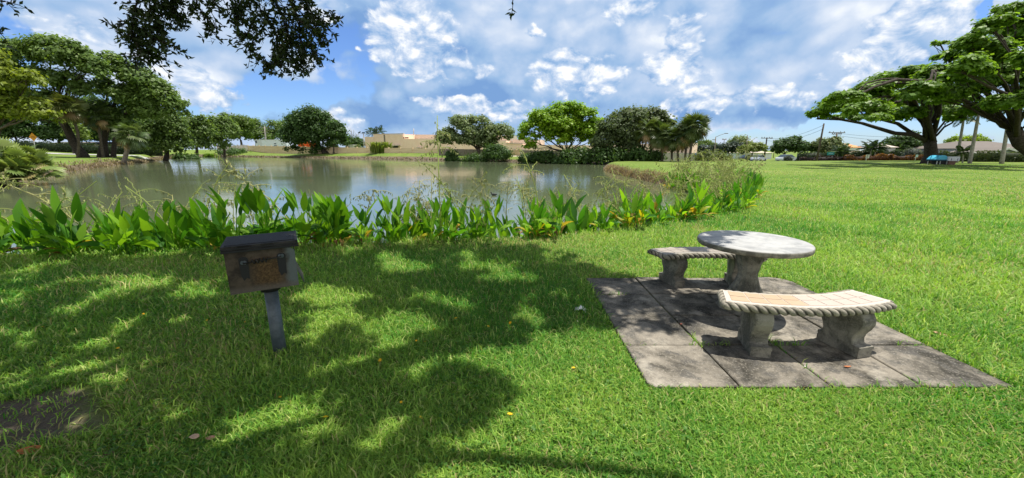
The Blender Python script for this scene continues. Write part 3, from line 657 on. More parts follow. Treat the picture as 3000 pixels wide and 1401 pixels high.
# ------------------------------------------------------------------ signs
e = empty('warning_sign', tuple(ground_at(104, 62)), 'orange diamond warning sign on a thin post at the far left', 'sign')
c = PT(97, 402, 62) - ground_at(104, 62); k = pxm(402, 62)
q = MB(); q.tube([(0, 0, -.3), (c[0], .03, c[2] + .2)], .045, 6); q.build('post', M['white'], e)
R_ = .80
q = MB(); q.add([(c[0] + R_ * a_, c[1] - .03 + y_, c[2] + R_ * b_) for y_ in (0, .02) for a_, b_ in ((-.8, 0), (0, -.8), (.8, 0), (0, .8))], [(0, 1, 2, 3), (7, 6, 5, 4), (0, 4, 5, 1), (1, 5, 6, 2), (2, 6, 7, 3), (3, 7, 4, 0)])
pl = q.build('sign_plate', plain('sign_orange', (.80, .33, .01), .5, var=.05), e)
q = MB(); 
for z_ in (.10, -.11):
    for k in range(7): q.box((c[0] - .30 + k * .088, c[1] - .036, c[2] + z_ - .05), (c[0] - .30 + k * .088 + .06, c[1] - .033, c[2] + z_ + .05))
q.build('lettering', plain('sign_brown', (.25, .07, .005), .5), pl)
e = empty('street_sign', tuple(ground_at(2441, 66)), 'teal name board on a short post in front of the hedge', 'sign'); g0 = ground_at(2441, 66)
a = PT(2424.5, 446, 66) - g0; b = PT(2443, 455, 66) - g0
q = MB(); q.box((a[0], -.05, b[2]), (b[0], .05, a[2])); pl = q.build('sign_board', plain('sign_teal', (.01, .22, .20), .5, var=.05), e)
q = MB(); q.box((-.1, .06, -.2), (.1, .2, b[2] + .2)); q.build('post', M['white'], e)
q = MB()
for k in range(8): q.box((a[0] + .16 + k * .1, -.054, (a[2] + b[2]) / 2 - .06), (a[0] + .16 + k * .1 + .07, -.051, (a[2] + b[2]) / 2 + .1))
q.build('lettering', plain('pale_teal', (.3, .6, .58), .5), pl)
g0 = ground_at(2542, 60); e = empty('emblem_sign', tuple(g0), 'white shield shaped sign with a dark bird emblem before the hedge', 'sign')
a = PT(2537.5, 453, 60) - g0; b = PT(2546.5, 464, 60) - g0
q = MB(); q.add([(x, y, z) for y in (-.03, .03) for x, z in ((a[0], a[2]), (a[0] + .05, b[2]), (b[0] - .08, b[2]), (b[0], a[2]))], [(0, 1, 2, 3), (7, 6, 5, 4), (0, 4, 5, 1), (1, 5, 6, 2), (2, 6, 7, 3), (3, 7, 4, 0)]); pl = q.build('sign_plate', M['white'], e)
q = MB(); q.tube([(0, .05, -.2), (0, .05, b[2] + .1)], .05, 6); q.build('post', M['white'], e)
q = MB(); q.add([(a[0] + dx, -.034, b[2] + dz) for dx, dz in ((.12, .34), (.2, .36), (.36, .52), (.3, .55), (.22, .47), (.16, .44))], [(0, 1, 2, 3, 4, 5)]); q.add([(a[0] + dx, -.034, b[2] + dz) for dx, dz in ((.18, .1), (.28, .1), (.28, .3), (.18, .3))], [(0, 1, 2, 3)]); q.build('bird_emblem', M['glass'], pl)
g0 = ground_at(2686.5, 58); e = empty('marker_post', tuple(g0), 'small white marker sign on a post beside the clipped grey shrub', 'sign')
a = PT(2684, 453.5, 58) - g0; b = PT(2688.5, 461, 58) - g0
q = MB(); q.box((a[0], -.02, b[2]), (b[0], .02, a[2])); q.build('sign_plate', plain('pale_aqua', (.5, .68, .68), .5), e); q = MB(); q.tube([(0, .05, -.2), (0, .05, a[2])], .035, 6); q.build('post', M['white'], e)
for k, (px, t, lb) in enumerate(((2040, 448, 'blue accessible parking sign in front of the grey screen wall'), (2088, 450, 'blue parking sign at the right end of the grey screen wall'))):
    g0 = ground_at(px, 68); e = empty('parking_sign', tuple(g0), lb, 'sign'); zt = PT(px, t, 68)[2] - g0[2]
    q = MB(); q.box((-.17, -.02, zt - .42), (.17, .02, zt)); pl = q.build('sign_plate', plain('sign_blue', (.03, .16, .5), .5), e); q = MB(); q.box((-.05, -.024, zt - .3), (.06, -.0215, zt - .08)); q.build('symbol', M['white'], pl)
    q = MB(); q.tube([(0, .05, -.2), (0, .05, zt - .05)], .03, 6); q.build('post', M['grey_wall'], e)

# ------------------------------------------------------------------ houses on the right
def gable(mb, x0, x1, y0, y1, ze, zr, ridge='x', over=.4, inset=0.0):
    if ridge == 'x':
        ym = (y0 + y1) / 2; i_ = inset
        mb.add([(x0 - over, y0 - over, ze), (x1 + over, y0 - over, ze), (x1 + over, y1 + over, ze), (x0 - over, y1 + over, ze), (x0 - over + i_, ym, zr), (x1 + over - i_, ym, zr)], [(3, 2, 1, 0), (0, 1, 5, 4), (2, 3, 4, 5), (1, 2, 5), (3, 0, 4)])
    else:
        xm = (x0 + x1) / 2
        mb.add([(x0 - over, y0 - over, ze), (x1 + over, y0 - over, ze), (x1 + over, y1 + over, ze), (x0 - over, y1 + over, ze), (xm, y0 - over, zr), (xm, y1 + over, zr)], [(3, 2, 1, 0), (0, 4, 5, 3), (1, 2, 5, 4), (0, 1, 4), (2, 3, 5)])
def shingle(name, c1, c2):
    m, n = mat(name); co = n.obj(); a = n.noise(n.v('MULTIPLY', co, (1, 1, 6)), 1.4, 4, .6); b = n.noise(co, 14, 3, .6)
    finish(n, n.mix(n.m('MULTIPLY_ADD', b, .6, n.m('MULTIPLY', a, .4)), c1, c2), .85, .1, n.bump(b, .3, .02)); return m
M['shingle'] = shingle('grey_shingle', (.10, .085, .075), (.22, .19, .165)); M['tile_beige'] = shingle('beige_roof_tile', (.42, .35, .28), (.58, .5, .42)); M['tile_orange'] = shingle('orange_roof_tile', (.5, .2, .08), (.72, .32, .14))
def house(name, x0, x1, eave, ridge, Y, depth, wall, roof, label, ridge_dir='x', inset=0.0, extra=None):
    a = PT(x0, eave, Y); b = PT(x1, eave, Y); g = hz(a[0], Y); o = Vector((a[0], Y, g)); e = empty(name, tuple(o), label, 'house')
    L = b[0] - a[0]; ze = a[2] - g; zr = PT(x0, ridge, Y + depth / 2)[2] - g
    q = MB(); q.box((0, 0, -.3), (L, depth, ze - .004)); q.build('wall', wall, e)
    q = MB(); gable(q, 0, L, 0, depth, ze, zr, ridge_dir, .45, inset); q.build('roof', roof, e)
    if extra: extra(e, L, ze, zr, g)
    return e
blue_grey = plain('blue_grey_wall', (.20, .235, .26), .8); lav = plain('pale_grey_wall', (.33, .33, .36), .8); wht = plain('white_wall', (.68, .70, .72), .8)
def _gar(e, L, ze, zr, g):
    # front garage wing with a gable facing the lawn
    a = PT(2884, 452, 66); b = PT(3002, 452, 66); t = PT(2940, 437, 66); o = e.location
    x0, x1, y0 = a[0] - o.x, b[0] - o.x, a[1] - o.y; zw = a[2] - o.z; zt = t[2] - o.z; xm = (x0 + x1) / 2
    q = MB(); q.add([(x0, y0, -.3), (x1, y0, -.3), (x1, y0, zw), (xm, y0, zt), (x0, y0, zw), (x0, y0 + 6, -.3), (x1, y0 + 6, -.3), (x1, y0 + 6, zw), (xm, y0 + 6, zt), (x0, y0 + 6, zw)], [(0, 1, 2, 3, 4), (9, 8, 7, 6, 5), (0, 4, 9, 5), (1, 6, 7, 2)]); q.build('garage_wall', blue_grey, e)
    q = MB()
    for (xa, za, xb, zb) in ((x0 - .5, zw - .1, xm, zt + .12), (xm, zt + .12, x1 + .5, zw - .1)):
        q.add([(xa, y0 - .4, za), (xb, y0 - .4, zb), (xb, y0 + 6, zb), (xa, y0 + 6, za), (xa, y0 - .4, za + .12), (xb, y0 - .4, zb + .12), (xb, y0 + 6, zb + .12), (xa, y0 + 6, za + .12)], [(3, 2, 1, 0), (4, 5, 6, 7), (0, 1, 5, 4), (1, 2, 6, 5), (2, 3, 7, 6), (3, 0, 4, 7)])
    q.build('garage_roof', M['shingle'], e)
    q = MB()
    for (xa, za, xb, zb) in ((x0 - .5, zw - .1, xm, zt + .12), (xm, zt + .12, x1 + .5, zw - .1)):
        q.add([(xa, y0 - .45, za - .18), (xb, y0 - .45, zb - .18), (xb, y0 - .403, zb - .18), (xa, y0 - .403, za - .18), (xa, y0 - .45, za + .14), (xb, y0 - .45, zb + .14), (xb, y0 - .403, zb + .14), (xa, y0 - .403, za + .14)], [(3, 2, 1, 0), (4, 5, 6, 7), (0, 1, 5, 4), (1, 2, 6, 5), (2, 3, 7, 6), (3, 0, 4, 7)])
    q.build('fascia', M['white'], e)
    q = MB(); wx = PT(2852, 440, 72)[0] - o.x; q.box((.15, -.03, ze - 1.25), (1.0, -.002, ze - .15)); q.build('window', M['dark'], e)
house('grey_house', 2851, 3060, 435, 414, 72, 12, lav, M['shingle'], 'grey house with a shingle roof and white edged garage gable', inset=4.0, extra=_gar)
def _wh(e, L, ze, zr, g):
    q = MB(); q.box((L * .95, -1.5, ze - .6), (L * .95 + 5.5, -.5, ze - .15)); q.build('porch_roof', M['white'], e)
    q = MB(); q.box((0, -.06, ze - 1.0), (L, -.003, ze - .85)); q.build('trim_band', lav, e)
house('white_house', 2470, 2520, 432, 421.5, 115, 10, wht, M['tile_orange'], 'white house with an orange tiled roof beyond the hedge', extra=_wh)
def _arch(e, L, ze, zr, g):
    k = pxm(445, 80); x0 = (2577 - 2532) * k; q = MB(); q.box((x0, -1.6, -.3), (x0 + 23 * k, -.002, ze + 1.35)); q.build('entry_wall', plain('entry_stucco', (.40, .38, .37), .8), e)
    q = MB(); gable(q, x0 - .3, x0 + 25 * k, -1.6, 3.5, ze + 1.36, ze + 2.1, 'x', .3, 1.2); q.build('entry_roof', M['tile_beige'], e)
    q = MB(); cx = x0 + 11.5 * k; r = 6.5 * k; q.add([(cx + r * math.cos(t), -1.62, ze - .05 + r * 1.1 * math.sin(t)) for t in np.linspace(0, math.pi, 13)] , [tuple(range(12, -1, -1))]); w0 = q.build('window', M['glass'], e)
    q = MB(); q.tube([(cx + 1.12 * r * math.cos(t), -1.63, ze - .05 + 1.22 * r * math.sin(t)) for t in np.linspace(0, math.pi, 13)], .06, 5); q.build('frame', M['white'], w0)
house('beige_house', 2530, 2632, 452, 441.5, 80, 9, M['stucco_light'], M['tile_beige'], 'beige tiled house with an arched window behind the hedge', inset=5, extra=_arch)
house('low_house', 2178, 2262, 448, 441, 108, 9, wht, M['tile_beige'], 'pale low house glimpsed behind the yellow green tree and poles', inset=3)
house('orange_roof_house', 2040, 2066, 436, 429, 132, 9, M['stucco'], M['tile_orange'], 'house whose orange roof shows above the blue grey trees', inset=3)
# far left: dim beige house behind the oaks
house('low_house', 100, 400, 424, 416, 97, 8, M['stucco'], M['shingle'], 'dim low house hidden in the shade behind the left oaks', inset=3)

# blue topped kiosk and white mail box under the big tree
g0 = ground_at(2751, 44); e = empty('kiosk', tuple(g0), 'small kiosk with a rounded bright blue roof beside the big trunk', 'kiosk'); k = pxm(470, 44)
zt = PT(2751, 455, 44)[2] - g0[2]; hw = 16 * k
q = MB(); n_ = 14; prof = [(-hw + 2 * hw * i / n_, zt - .28 * 1.0 - .30 + .58 * math.sin(math.pi * (.06 + .88 * i / n_)) ** .9) for i in range(n_ + 1)]
zb_ = min(p[1] for p in prof)
vs = [(x, -.6, z) for x, z in prof] + [(x, .6, z) for x, z in prof]; vs += [(x, -.6, zb_ - .02) for x, z in prof] + [(x, .6, zb_ - .02) for x, z in prof]; m_ = n_ + 1
q.add(vs, [(i, i + 1, m_ + i + 1, m_ + i) for i in range(n_)] + [(2 * m_ + i, 3 * m_ + i, 3 * m_ + i + 1, 2 * m_ + i + 1) for i in range(n_)] + [(i, 2 * m_ + i, 2 * m_ + i + 1, i + 1) for i in range(n_)] + [(m_ + i, m_ + i + 1, 3 * m_ + i + 1, 3 * m_ + i) for i in range(n_)])
q.build('roof', plain('kiosk_blue', (.10, .50, .72), .4, var=.05), e)
q = MB(); q.box((-hw * 1.03, -.64, zb_ - .15), (hw * 1.03, .64, zb_ - .021)); q.build('roof_rim', plain('kiosk_navy', (.01, .06, .11), .5), e)
for (xa, ya, xb, yb2) in ((-.93, -.56, -.88, -.48), (-.35, -.56, -.30, -.48), (.85, -.56, .93, -.48), (-.9, .42, -.84, .48), (.85, .42, .93, .50)):
    q = MB(); q.box((hw * xa, ya, 0), (hw * xb, yb2, zb_ - .151)); q.build('post', M['white'], e)
q = MB(); q.box((-hw * .2, -.5, 0), (hw * .8, .45, zb_ - .16)); q.build('cabinet', M['black'], e)
g0 = ground_at(2788, 43.5); e = empty('mail_box_bank', tuple(g0), 'white two door cabinet on a low plinth beside the blue kiosk', 'cabinet')
a = PT(2773, 459, 43.5) - g0; b = PT(2803, 471.5, 43.5) - g0
q = MB(); q.box((a[0], -.3, b[2]), (b[0], .3, a[2]), bev=.05); q.build('body', plain('cabinet_white', (.66, .68, .74), .4), e)
for f in (.2, .76):
    q = MB(); q.box((a[0] + (b[0] - a[0]) * f, -.315, b[2] + .05), (a[0] + (b[0] - a[0]) * f + .07, -.3005, a[2] - .18)); q.build('handle', plain('purple_grey', (.14, .12, .24), .5), e)
q = MB(); q.box((a[0] + .2, -.2, -.1), (b[0] - .3, .2, b[2] - .002)); q.build('plinth', plain('brick_brown', (.16, .09, .07), .8), e)

# ------------------------------------------------------------------ parked cars in the distance
def car(px, Y, rz, paint, label):
    g0 = ground_at(px, Y); g0[2] = hz(g0[0], Y); e = empty('parked_car', tuple(g0), label, 'car', None, rz)
    prof = [(-2.2, .35), (-2.25, .7), (-2.1, .92), (-1.3, .98), (1.0, .95), (1.9, .82), (2.2, .62), (2.22, .35)]
    q = MB(); vs = [(x, s * .88, z) for s in (-1, 1) for x, z in prof]; n_ = len(prof); q.add(vs, [tuple(range(n_)), tuple(range(2 * n_ - 1, n_ - 1, -1))] + [(i, n_ + i, n_ + (i + 1) % n_, (i + 1) % n_) for i in range(n_)]); q.build('body', paint, e)
    cab = [(-1.75, .962), (-1.1, 1.43), (.2, 1.45), (1.05, .952)]
    q = MB(); vs = [(x, s * (.82 if z < 1.2 else .66), z) for s in (-1, 1) for x, z in cab]; q.add(vs, [(0, 1, 2, 3), (7, 6, 5, 4), (0, 4, 5, 1), (2, 6, 7, 3)]); q.build('window', M['glass'], e)
    q = MB(); q.box((-1.12, -.67, 1.43), (.22, .67, 1.475)); q.build('roof', paint, e)
    for x in (-1.4, 1.4):
        for s in (-1, 1):
            q = MB(); q.tube([(x, s * .70, .33), (x, s * .9, .33)], .33, 14, smooth=False); q.build('wheel', M['black'], e)
car(2225, 84, .7, plain('silver_paint', (.5, .54, .6), .3, .5), 'silver blue car parked near the crossarm utility pole')
car(2196, 92, .3, plain('dark_grey_paint', (.08, .09, .1), .3, .5), 'dark grey car parked left of the silver blue car')
car(2309, 78, .35, plain('pale_silver_paint', (.55, .58, .6), .3, .5), 'pale silver car at the end of the long hedge')

# ------------------------------------------------------------------ roads and paths beyond
def strip(name, pts, w_, mt, lift=.03):
    mb = MB(); L_ = []
    P_ = [np.array(p, float) for p in pts]; Q = []
    for a, b in zip(P_[:-1], P_[1:]):
        k = max(2, int(np.linalg.norm(b - a) / 2))
        Q += [a + (b - a) * t / k for t in range(k)]
    Q.append(P_[-1]); vs = []
    for i, p in enumerate(Q):
        t = Q[min(i + 1, len(Q) - 1)] - Q[max(i - 1, 0)]; t /= np.linalg.norm(t); nn = np.array([-t[1], t[0]]) * w_ / 2
        for s in (-1, -.33, .33, 1): q = p + nn * s; vs.append((q[0], q[1], hz(*q) + lift))
    mb.add(vs, [(4 * i + j, 4 * i + j + 1, 4 * i + j + 5, 4 * i + j + 4) for i in range(len(Q) - 1) for j in range(3)]); o = mb.build(name, mt); tag(o, kind='structure'); return o
strip('footpath', [(-125, 79), (-100, 80.5), (-84, 81.5), (-68, 82)], 5.5, plain('pale_path', (.36, .35, .33), .9), .06)
strip('road', [(20, 86), (60, 80), (120, 76)], 7, plain('asphalt', (.06, .06, .062), .9), .05)
strip('road_kerb', [(22, 79.5), (58, 73.8), (118, 68)], .5, plain('kerb_concrete', (.42, .41, .39), .9), .10)

# ------------------------------------------------------------------ trees
OAK1, OAK2 = (.07, .13, .026), (.17, .245, .055)
YEL1, YEL2 = (.12, .175, .02), (.25, .29, .035)
DRK1, DRK2 = (.045, .092, .02), (.11, .18, .035)
GRY1, GRY2 = (.10, .145, .055), (.22, .27, .11)
BRI1, BRI2 = (.12, .26, .014), (.30, .42, .02)
tree('oak_tree', (243, 456), 66, [(60, 165, 80, 42), (140, 150, 80, 40), (215, 170, 65, 42), (270, 205, 45, 40), (100, 225, 70, 30), (190, 240, 60, 30), (245, 270, 45, 30), (30, 215, 50, 30), (150, 300, 55, 32), (85, 290, 55, 30), (235, 320, 45, 32)], (172, 335), .62, 9500, .42, OAK1, OAK2, 11, 'tall oak with a thick dark trunk leaning left at the far left', clump=.38, flat=.65, twig=4, nsub=17, bark='bark_dark')
tree('oak_tree', (296, 455), 70, [(335, 195, 48, 38), (385, 225, 55, 38), (430, 255, 55, 40), (478, 285, 50, 42), (515, 325, 38, 42), (370, 285, 60, 40), (430, 320, 60, 40), (310, 260, 40, 35), (300, 340, 55, 45), (345, 355, 50, 35)], (318, 340), .5, 12500, .42, OAK1, OAK2, 12, 'broad domed oak on several slim trunks behind the small fan palm', clump=.36, flat=.65, extra_trunks=(((330, 455), (340, 370), .35), ((312, 455), (300, 360), .32)), bark='bark_dark', twig=4, nsub=18)
tree('water_oak', (478, 468), 80, [(455, 385, 50, 40), (500, 375, 45, 50), (525, 410, 32, 45), (440, 420, 40, 32), (485, 425, 50, 30), (420, 395, 35, 25)], (490, 440), .5, 7500, .42, DRK1, OAK2, 13, 'dark bushy tree leaning out over the water at the left bank', clump=.4, bark='bark_dark')
tree('yellow_green_tree', (-15, 470), 58, [(15, 245, 70, 40), (85, 235, 55, 25), (20, 320, 70, 40), (105, 310, 45, 28), (-40, 190, 60, 50), (130, 345, 50, 22)], (-10, 380), .5, 7000, .42, YEL1, YEL2, 14, 'yellow green tree cut off by the left edge of the photo', clump=.36, flat=.6, nsub=20)
for k, (x, y, rx, ry, lb) in enumerate(((40, 385, 75, 30, 'dark tree in the shade behind the orange diamond sign'), (165, 390, 60, 30, 'dark tree in the shade behind the leaning oak trunk'), (290, 395, 70, 30, 'dark tree in the shade behind the slim oak trunks'), (400, 400, 60, 35, 'dark tree in the shade behind the small fan palm'))):
    tree('shade_tree', (x + 10, 437), 94 + 2 * k, [(x, y, rx, ry), (x + rx * .5, y + 8, rx * .6, ry * .7), (x - rx * .5, y + 5, rx * .6, ry * .7), (x + 5, y - 45, rx, ry), (x - 10, y - 80, rx * .8, ry)], (x + 8, 415), .35, 6500, .5, DRK1, OAK1, 20 + k, lb, group='trees in the shade behind the left oaks', bark='bark_dark')
tree('roadside_tree', (215, 440), 84, [(220, 385, 32, 24), (240, 400, 25, 18)], (218, 410), .25, 1500, .4, YEL1, OAK2, 25, 'small bright green tree seen between the left oak trunks')
tree('bank_tree', (575, 450), 108, [(560, 385, 38, 45), (595, 380, 35, 42), (575, 420, 45, 28)], (575, 425), .4, 4200, .5, DRK1, OAK2, 31, 'dark green tree right of the tree leaning over the water')
tree('bank_tree', (655, 449), 122, [(625, 385, 35, 42), (665, 388, 35, 40), (650, 365, 30, 25), (640, 420, 40, 22)], (655, 425), .4, 4200, .5, OAK1, OAK2, 32, 'round topped green tree above the pale picket fence')
tree('bank_tree', (710, 440), 172, [(660, 352, 28, 20), (705, 365, 36, 26), (700, 395, 40, 22)], (705, 410), .5, 3500, .6, OAK1, YEL1, 33, 'yellowish tree with a high narrow top behind the picket fence')
tree('bank_tree', (750, 438), 185, [(745, 375, 30, 26), (760, 398, 40, 22)], (750, 410), .5, 3000, .6, OAK1, OAK2, 34, 'low rounded tree behind the left end of the white trailer')
tree('bank_tree', (815, 438), 190, [(800, 378, 30, 24), (828, 382, 30, 28), (810, 402, 40, 20)], (815, 410), .5, 3000, .6, OAK1, OAK2, 35, 'green tree behind the right end of the white trailer')
tree('round_tree', (955, 458), 119, [(885, 370, 52, 42), (920, 340, 42, 26), (945, 370, 38, 45), (860, 405, 42, 36), (905, 400, 45, 30), (945, 415, 40, 32), (865, 437, 32, 14), (940, 441, 34, 13), (890, 345, 30, 22)], (945, 438), .8, 12000, .5, DRK1, (.065, .125, .028), 36, 'big round dark green tree on the far bank', clump=.36, nsub=16, bark='bark_dark')
tree('round_tree', (978, 456), 116, [(985, 385, 28, 30), (990, 410, 27, 26), (970, 402, 24, 26)], (978, 430), .25, 3600, .48, DRK1, (.07, .13, .03), 37, 'slender dark tree on a thin trunk beside the big round tree', nsub=14)
# leafless tree
b = ground_at(1032, 140); e = empty('bare_tree', tuple(b), 'leafless grey tree left of the warehouse floodlights', 'tree'); mb = MB(); R = rnd(3)
for (x, y) in ((1018, 385), (1026, 375), (1036, 380), (1046, 392), (1012, 398), (1052, 402)):
    t = PT(x, y, 140) - b; f0 = (PT(1031, 415, 140) - b); p = limb_curve(f0, t, .05, R, 5); mb.tube(p, list(np.linspace(.16, .03, 6)), 5)
    for k in range(3): s = p[R.randint(2, 5)]; mb.tube([s, s + R.normal(size=3) * np.array([1.2, 1, .8]) + [0, 0, 1.0]], [.06, .02], 4)
mb.tube([(0, 0, -.3), tuple(f0)], [.3, .2], 7); mb.build('trunk', M['bark_pale'], e)
tree('far_shrub_tree', (1030, 436), 139, [(1015, 415, 25, 16), (1045, 420, 30, 14)], (1030, 425), .2, 1800, .5, DRK1, OAK1, 38, 'low dark bushes left of the warehouse corner', cat='bushes')
for k, (x, y, lb) in enumerate(((1090, 388, 'palm top showing above the left corner of the warehouse'), (1110, 385, 'second palm top right of the one above the warehouse corner'))):
    feather_palm((x, 440), 160, (x, y), 3.2, .2, 40 + k, lb, n=16)
tree('grey_green_tree', (1402, 470), 81, [(1355, 372, 45, 28), (1405, 358, 38, 18), (1312, 398, 38, 26), (1288, 412, 22, 16), (1440, 395, 42, 30), (1472, 398, 34, 34), (1390, 405, 50, 28), (1340, 415, 40, 22), (1425, 425, 45, 20)], (1402, 435), .5, 8500, .38, GRY1, GRY2, 41, 'loose grey green tree with gaps at the middle of the far bank', clump=.34, flat=.6, nsub=13, twig=5, sag=.15)
tree('bright_tree', (1657, 472), 67, [(1600, 345, 55, 26), (1665, 325, 65, 20), (1720, 345, 48, 26), (1562, 378, 48, 24), (1550, 405, 36, 18), (1562, 432, 26, 18), (1640, 372, 65, 28), (1740, 375, 36, 30), (1625, 402, 50, 22), (1700, 385, 55, 28), (1735, 410, 40, 20)], (1660, 446), .55, 14000, .36, BRI1, BRI2, 42, 'bright lime green spreading tree across the pond', clump=.34, flat=.5, up=.9, nsub=15, twig=3, sag=.02, bark='bark_dark')
tree('live_oak', (1885, 474), 62, [(1850, 348, 60, 24), (1905, 350, 55, 26), (1800, 378, 48, 34), (1940, 380, 40, 34), (1778, 415, 42, 36), (1765, 448, 32, 26), (1850, 390, 65, 32), (1905, 405, 50, 28), (1830, 425, 50, 24)], (1880, 440), .6, 12500, .36, GRY1, (.10, .12, .045), 43, 'wide grey green oak between the bright tree and the fan palms', clump=.36, nsub=15, bark='bark_dark')
pl_ = 'fan palms in a row at the right end of the far bank'
fan_palm((1985, 475), 55, (1988, 405), 2.0, .17, 51, 'fan palm with drooping brown fronds behind the twin palms', pl_, n=44)
fan_palm((2006, 475), 54, (2014, 390), 2.0, .17, 52, 'slim fan palm left of the twin palms, shorter of the pair', pl_, n=46)
fan_palm((2018, 476), 53, (2034, 372), 2.1, .17, 53, 'tallest fan palm standing at the right end of its row', pl_, n=52, dead=.2)
fan_palm((1940, 472), 57, (1938, 400), 2.2, .17, 54, 'fan palm in front of the wide grey green oak', pl_, n=44)
fan_palm((1908, 472), 58, (1905, 385), 2.2, .17, 55, 'fan palm half hidden in the crown of the grey green oak', pl_, n=40)
fan_palm((1968, 474), 56, (1968, 412), 1.9, .15, 56, 'short fan palm between the oak and the drooping palm', pl_, n=40)
tree('broken_tree', (2000, 470), 75, [(2000, 375, 10, 10), (1995, 388, 8, 8)], (1998, 400), .15, 150, .35, DRK1, GRY1, 57, 'thin dark sparse treetop behind the fan palms', cat='tree', twig=4)
# left palms
fan_palm((225, 452), 64, (200, 318), 2.6, .2, 58, 'fan palm with brown hanging fronds against the leaning oak trunk', n=52, dead=.5, c1=(.07, .095, .02), c2=(.16, .16, .04), bend=.8)
fan_palm((362, 482), 62, (384, 398), 2.3, .3, 59, 'small fan palm leaning right on the left bank of the pond', n=36, c1=(.06, .10, .03), c2=(.13, .17, .06), dead=.2, bark='wood')
fan_palm((300, 450), 67, (285, 345), 2.2, .2, 60, 'fan palm among the slim oak trunks', n=36, c1=(.05, .085, .025), c2=(.10, .13, .04))
# right: two great spreading shade trees
BIG1, BIG2 = (.07, .15, .017), (.20, .32, .032)
tree('shade_tree', (2724, 482), 47, [(2432, 318, 60, 20), (2395, 338, 34, 14), (2480, 290, 60, 20), (2545, 265, 65, 22), (2605, 240, 65, 24), (2540, 318, 70, 20), (2620, 295, 70, 26), (2665, 222, 60, 26), (2700, 275, 70, 30), (2740, 225, 60, 30), (2640, 335, 70, 18), (2560, 345, 60, 13), (2740, 325, 70, 24), (2800, 285, 55, 30), (2820, 335, 50, 24), (2480, 345, 50, 12)], (2726, 408), .66, 38000, .34, BIG1, BIG2, 61, 'huge flat spreading tree with a massive dark trunk beside the kiosk', clump=.40, flat=.45, up=1.0, nsub=15, twig=3, sag=.16, bark='bark_dark', dscale=.9, spread=12.0)
tree('shade_tree', (3045, 500), 40, [(2790, 165, 50, 20), (2850, 125, 60, 24), (2915, 80, 60, 30), (2965, 35, 50, 26), (2830, 200, 70, 28), (2900, 160, 70, 36), (2970, 110, 60, 40), (2790, 235, 50, 22), (2870, 250, 70, 30), (2950, 220, 70, 40), (3040, 90, 80, 50), (3060, 180, 80, 60), (2950, 300, 70, 28), (2870, 320, 55, 20), (3060, 280, 80, 50), (2750, 130, 26, 8), (2770, 285, 60, 26), (2735, 250, 40, 18)], (2965, 380), .66, 40000, .32, BIG1, BIG2, 62, 'taller spreading tree filling the upper right corner', clump=.42, flat=.5, up=1.0, nsub=15, twig=3, sag=.06, bark='bark_dark', dscale=.9, spread=9.0)
# right background planting
tree('blue_grey_tree', (2080, 466), 106, [(2060, 443, 28, 14), (2100, 442, 30, 14)], (2080, 455), .2, 2600, .4, (.028, .05, .032), (.06, .085, .055), 63, 'low blue grey tree behind the grey screen wall')
tree('blue_grey_tree', (2140, 466), 104, [(2125, 440, 26, 18), (2155, 438, 26, 20)], (2140, 455), .2, 2600, .4, (.028, .05, .032), (.06, .085, .055), 64, 'rounder blue grey tree left of the yellow green tree')
tree('umbrella_tree', (2065, 460), 125, [(2065, 420, 26, 7), (2045, 427, 18, 6), (2090, 426, 18, 6)], (2065, 435), .15, 900, .4, GRY1, OAK2, 65, 'small flat topped tree beyond the street lamp')
tree('grey_green_tree', (2160, 460), 126, [(2165, 418, 32, 16), (2190, 432, 26, 16), (2145, 432, 26, 14)], (2165, 440), .25, 2600, .42, GRY1, GRY2, 66, 'pale grey green tree under the tall thin pole')
tree('small_tree', (2204, 466), 90, [(2185, 438, 22, 11), (2215, 430, 25, 11), (2232, 437, 18, 11), (2205, 441, 25, 8)], (2204, 450), .16, 1800, .34, YEL1, (.2, .24, .05), 67, 'small yellow green tree in front of the pale low house')
tree('domed_tree', (2298, 466), 88, [(2300, 428, 34, 20), (2328, 416, 22, 14), (2275, 440, 22, 12), (2330, 438, 26, 14)], (2298, 450), .3, 4200, .36, DRK1, OAK1, 68, 'dark dome shaped tree right of the crossarm pole')
tree('street_tree', (2368, 466), 86, [(2355, 432, 22, 16), (2382, 436, 24, 16)], (2368, 450), .2, 2200, .36, DRK1, OAK1, 69, 'dark tree left of the leaning utility pole')
tree('street_tree', (2428, 466), 84, [(2405, 422, 24, 16), (2440, 420, 28, 16), (2465, 432, 22, 16), (2425, 438, 36, 14)], (2428, 448), .22, 3600, .34, OAK1, (.22, .23, .11), 70, 'tree flecked with pale blossom above the teal sign')
sp_ = 'small palms along the hedge'
feather_palm((2452, 470), 70, (2456, 444), 1.7, .08, 71, 'small palm right of the teal sign', sp_, n=16)
feather_palm((2463, 470), 70, (2470, 447), 1.6, .08, 72, 'small palm left of the white house', sp_, n=16)
feather_palm((2552, 470), 68, (2550, 434), 1.9, .09, 73, 'left one of two small palms before the beige house', sp_, n=16)
feather_palm((2559, 470), 68, (2568, 430), 1.9, .09, 74, 'right one of two small palms before the beige house', sp_, n=16)
tree('dark_tree', (2650, 468), 84, [(2620, 420, 32, 20), (2660, 415, 36, 26), (2690, 430, 30, 24), (2640, 440, 32, 16)], (2650, 445), .35, 4500, .38, DRK1, OAK1, 75, 'dark tree between the beige house and the massive trunk')
tree('lime_tree', (2830, 466), 82, [(2800, 422, 34, 20), (2845, 418, 36, 20), (2880, 425, 24, 20), (2790, 440, 26, 14), (2840, 442, 40, 14)], (2830, 445), .3, 5000, .36, (.05, .09, .012), BRI2, 76, 'lime topped tree left of the grey house')
rp_ = 'pale palm trunks under the big trees'
feather_palm((2934, 482), 47, (2960, 318), 2.2, .17, 77, 'thick pale palm trunk in front of the grey house gable', rp_, n=12)
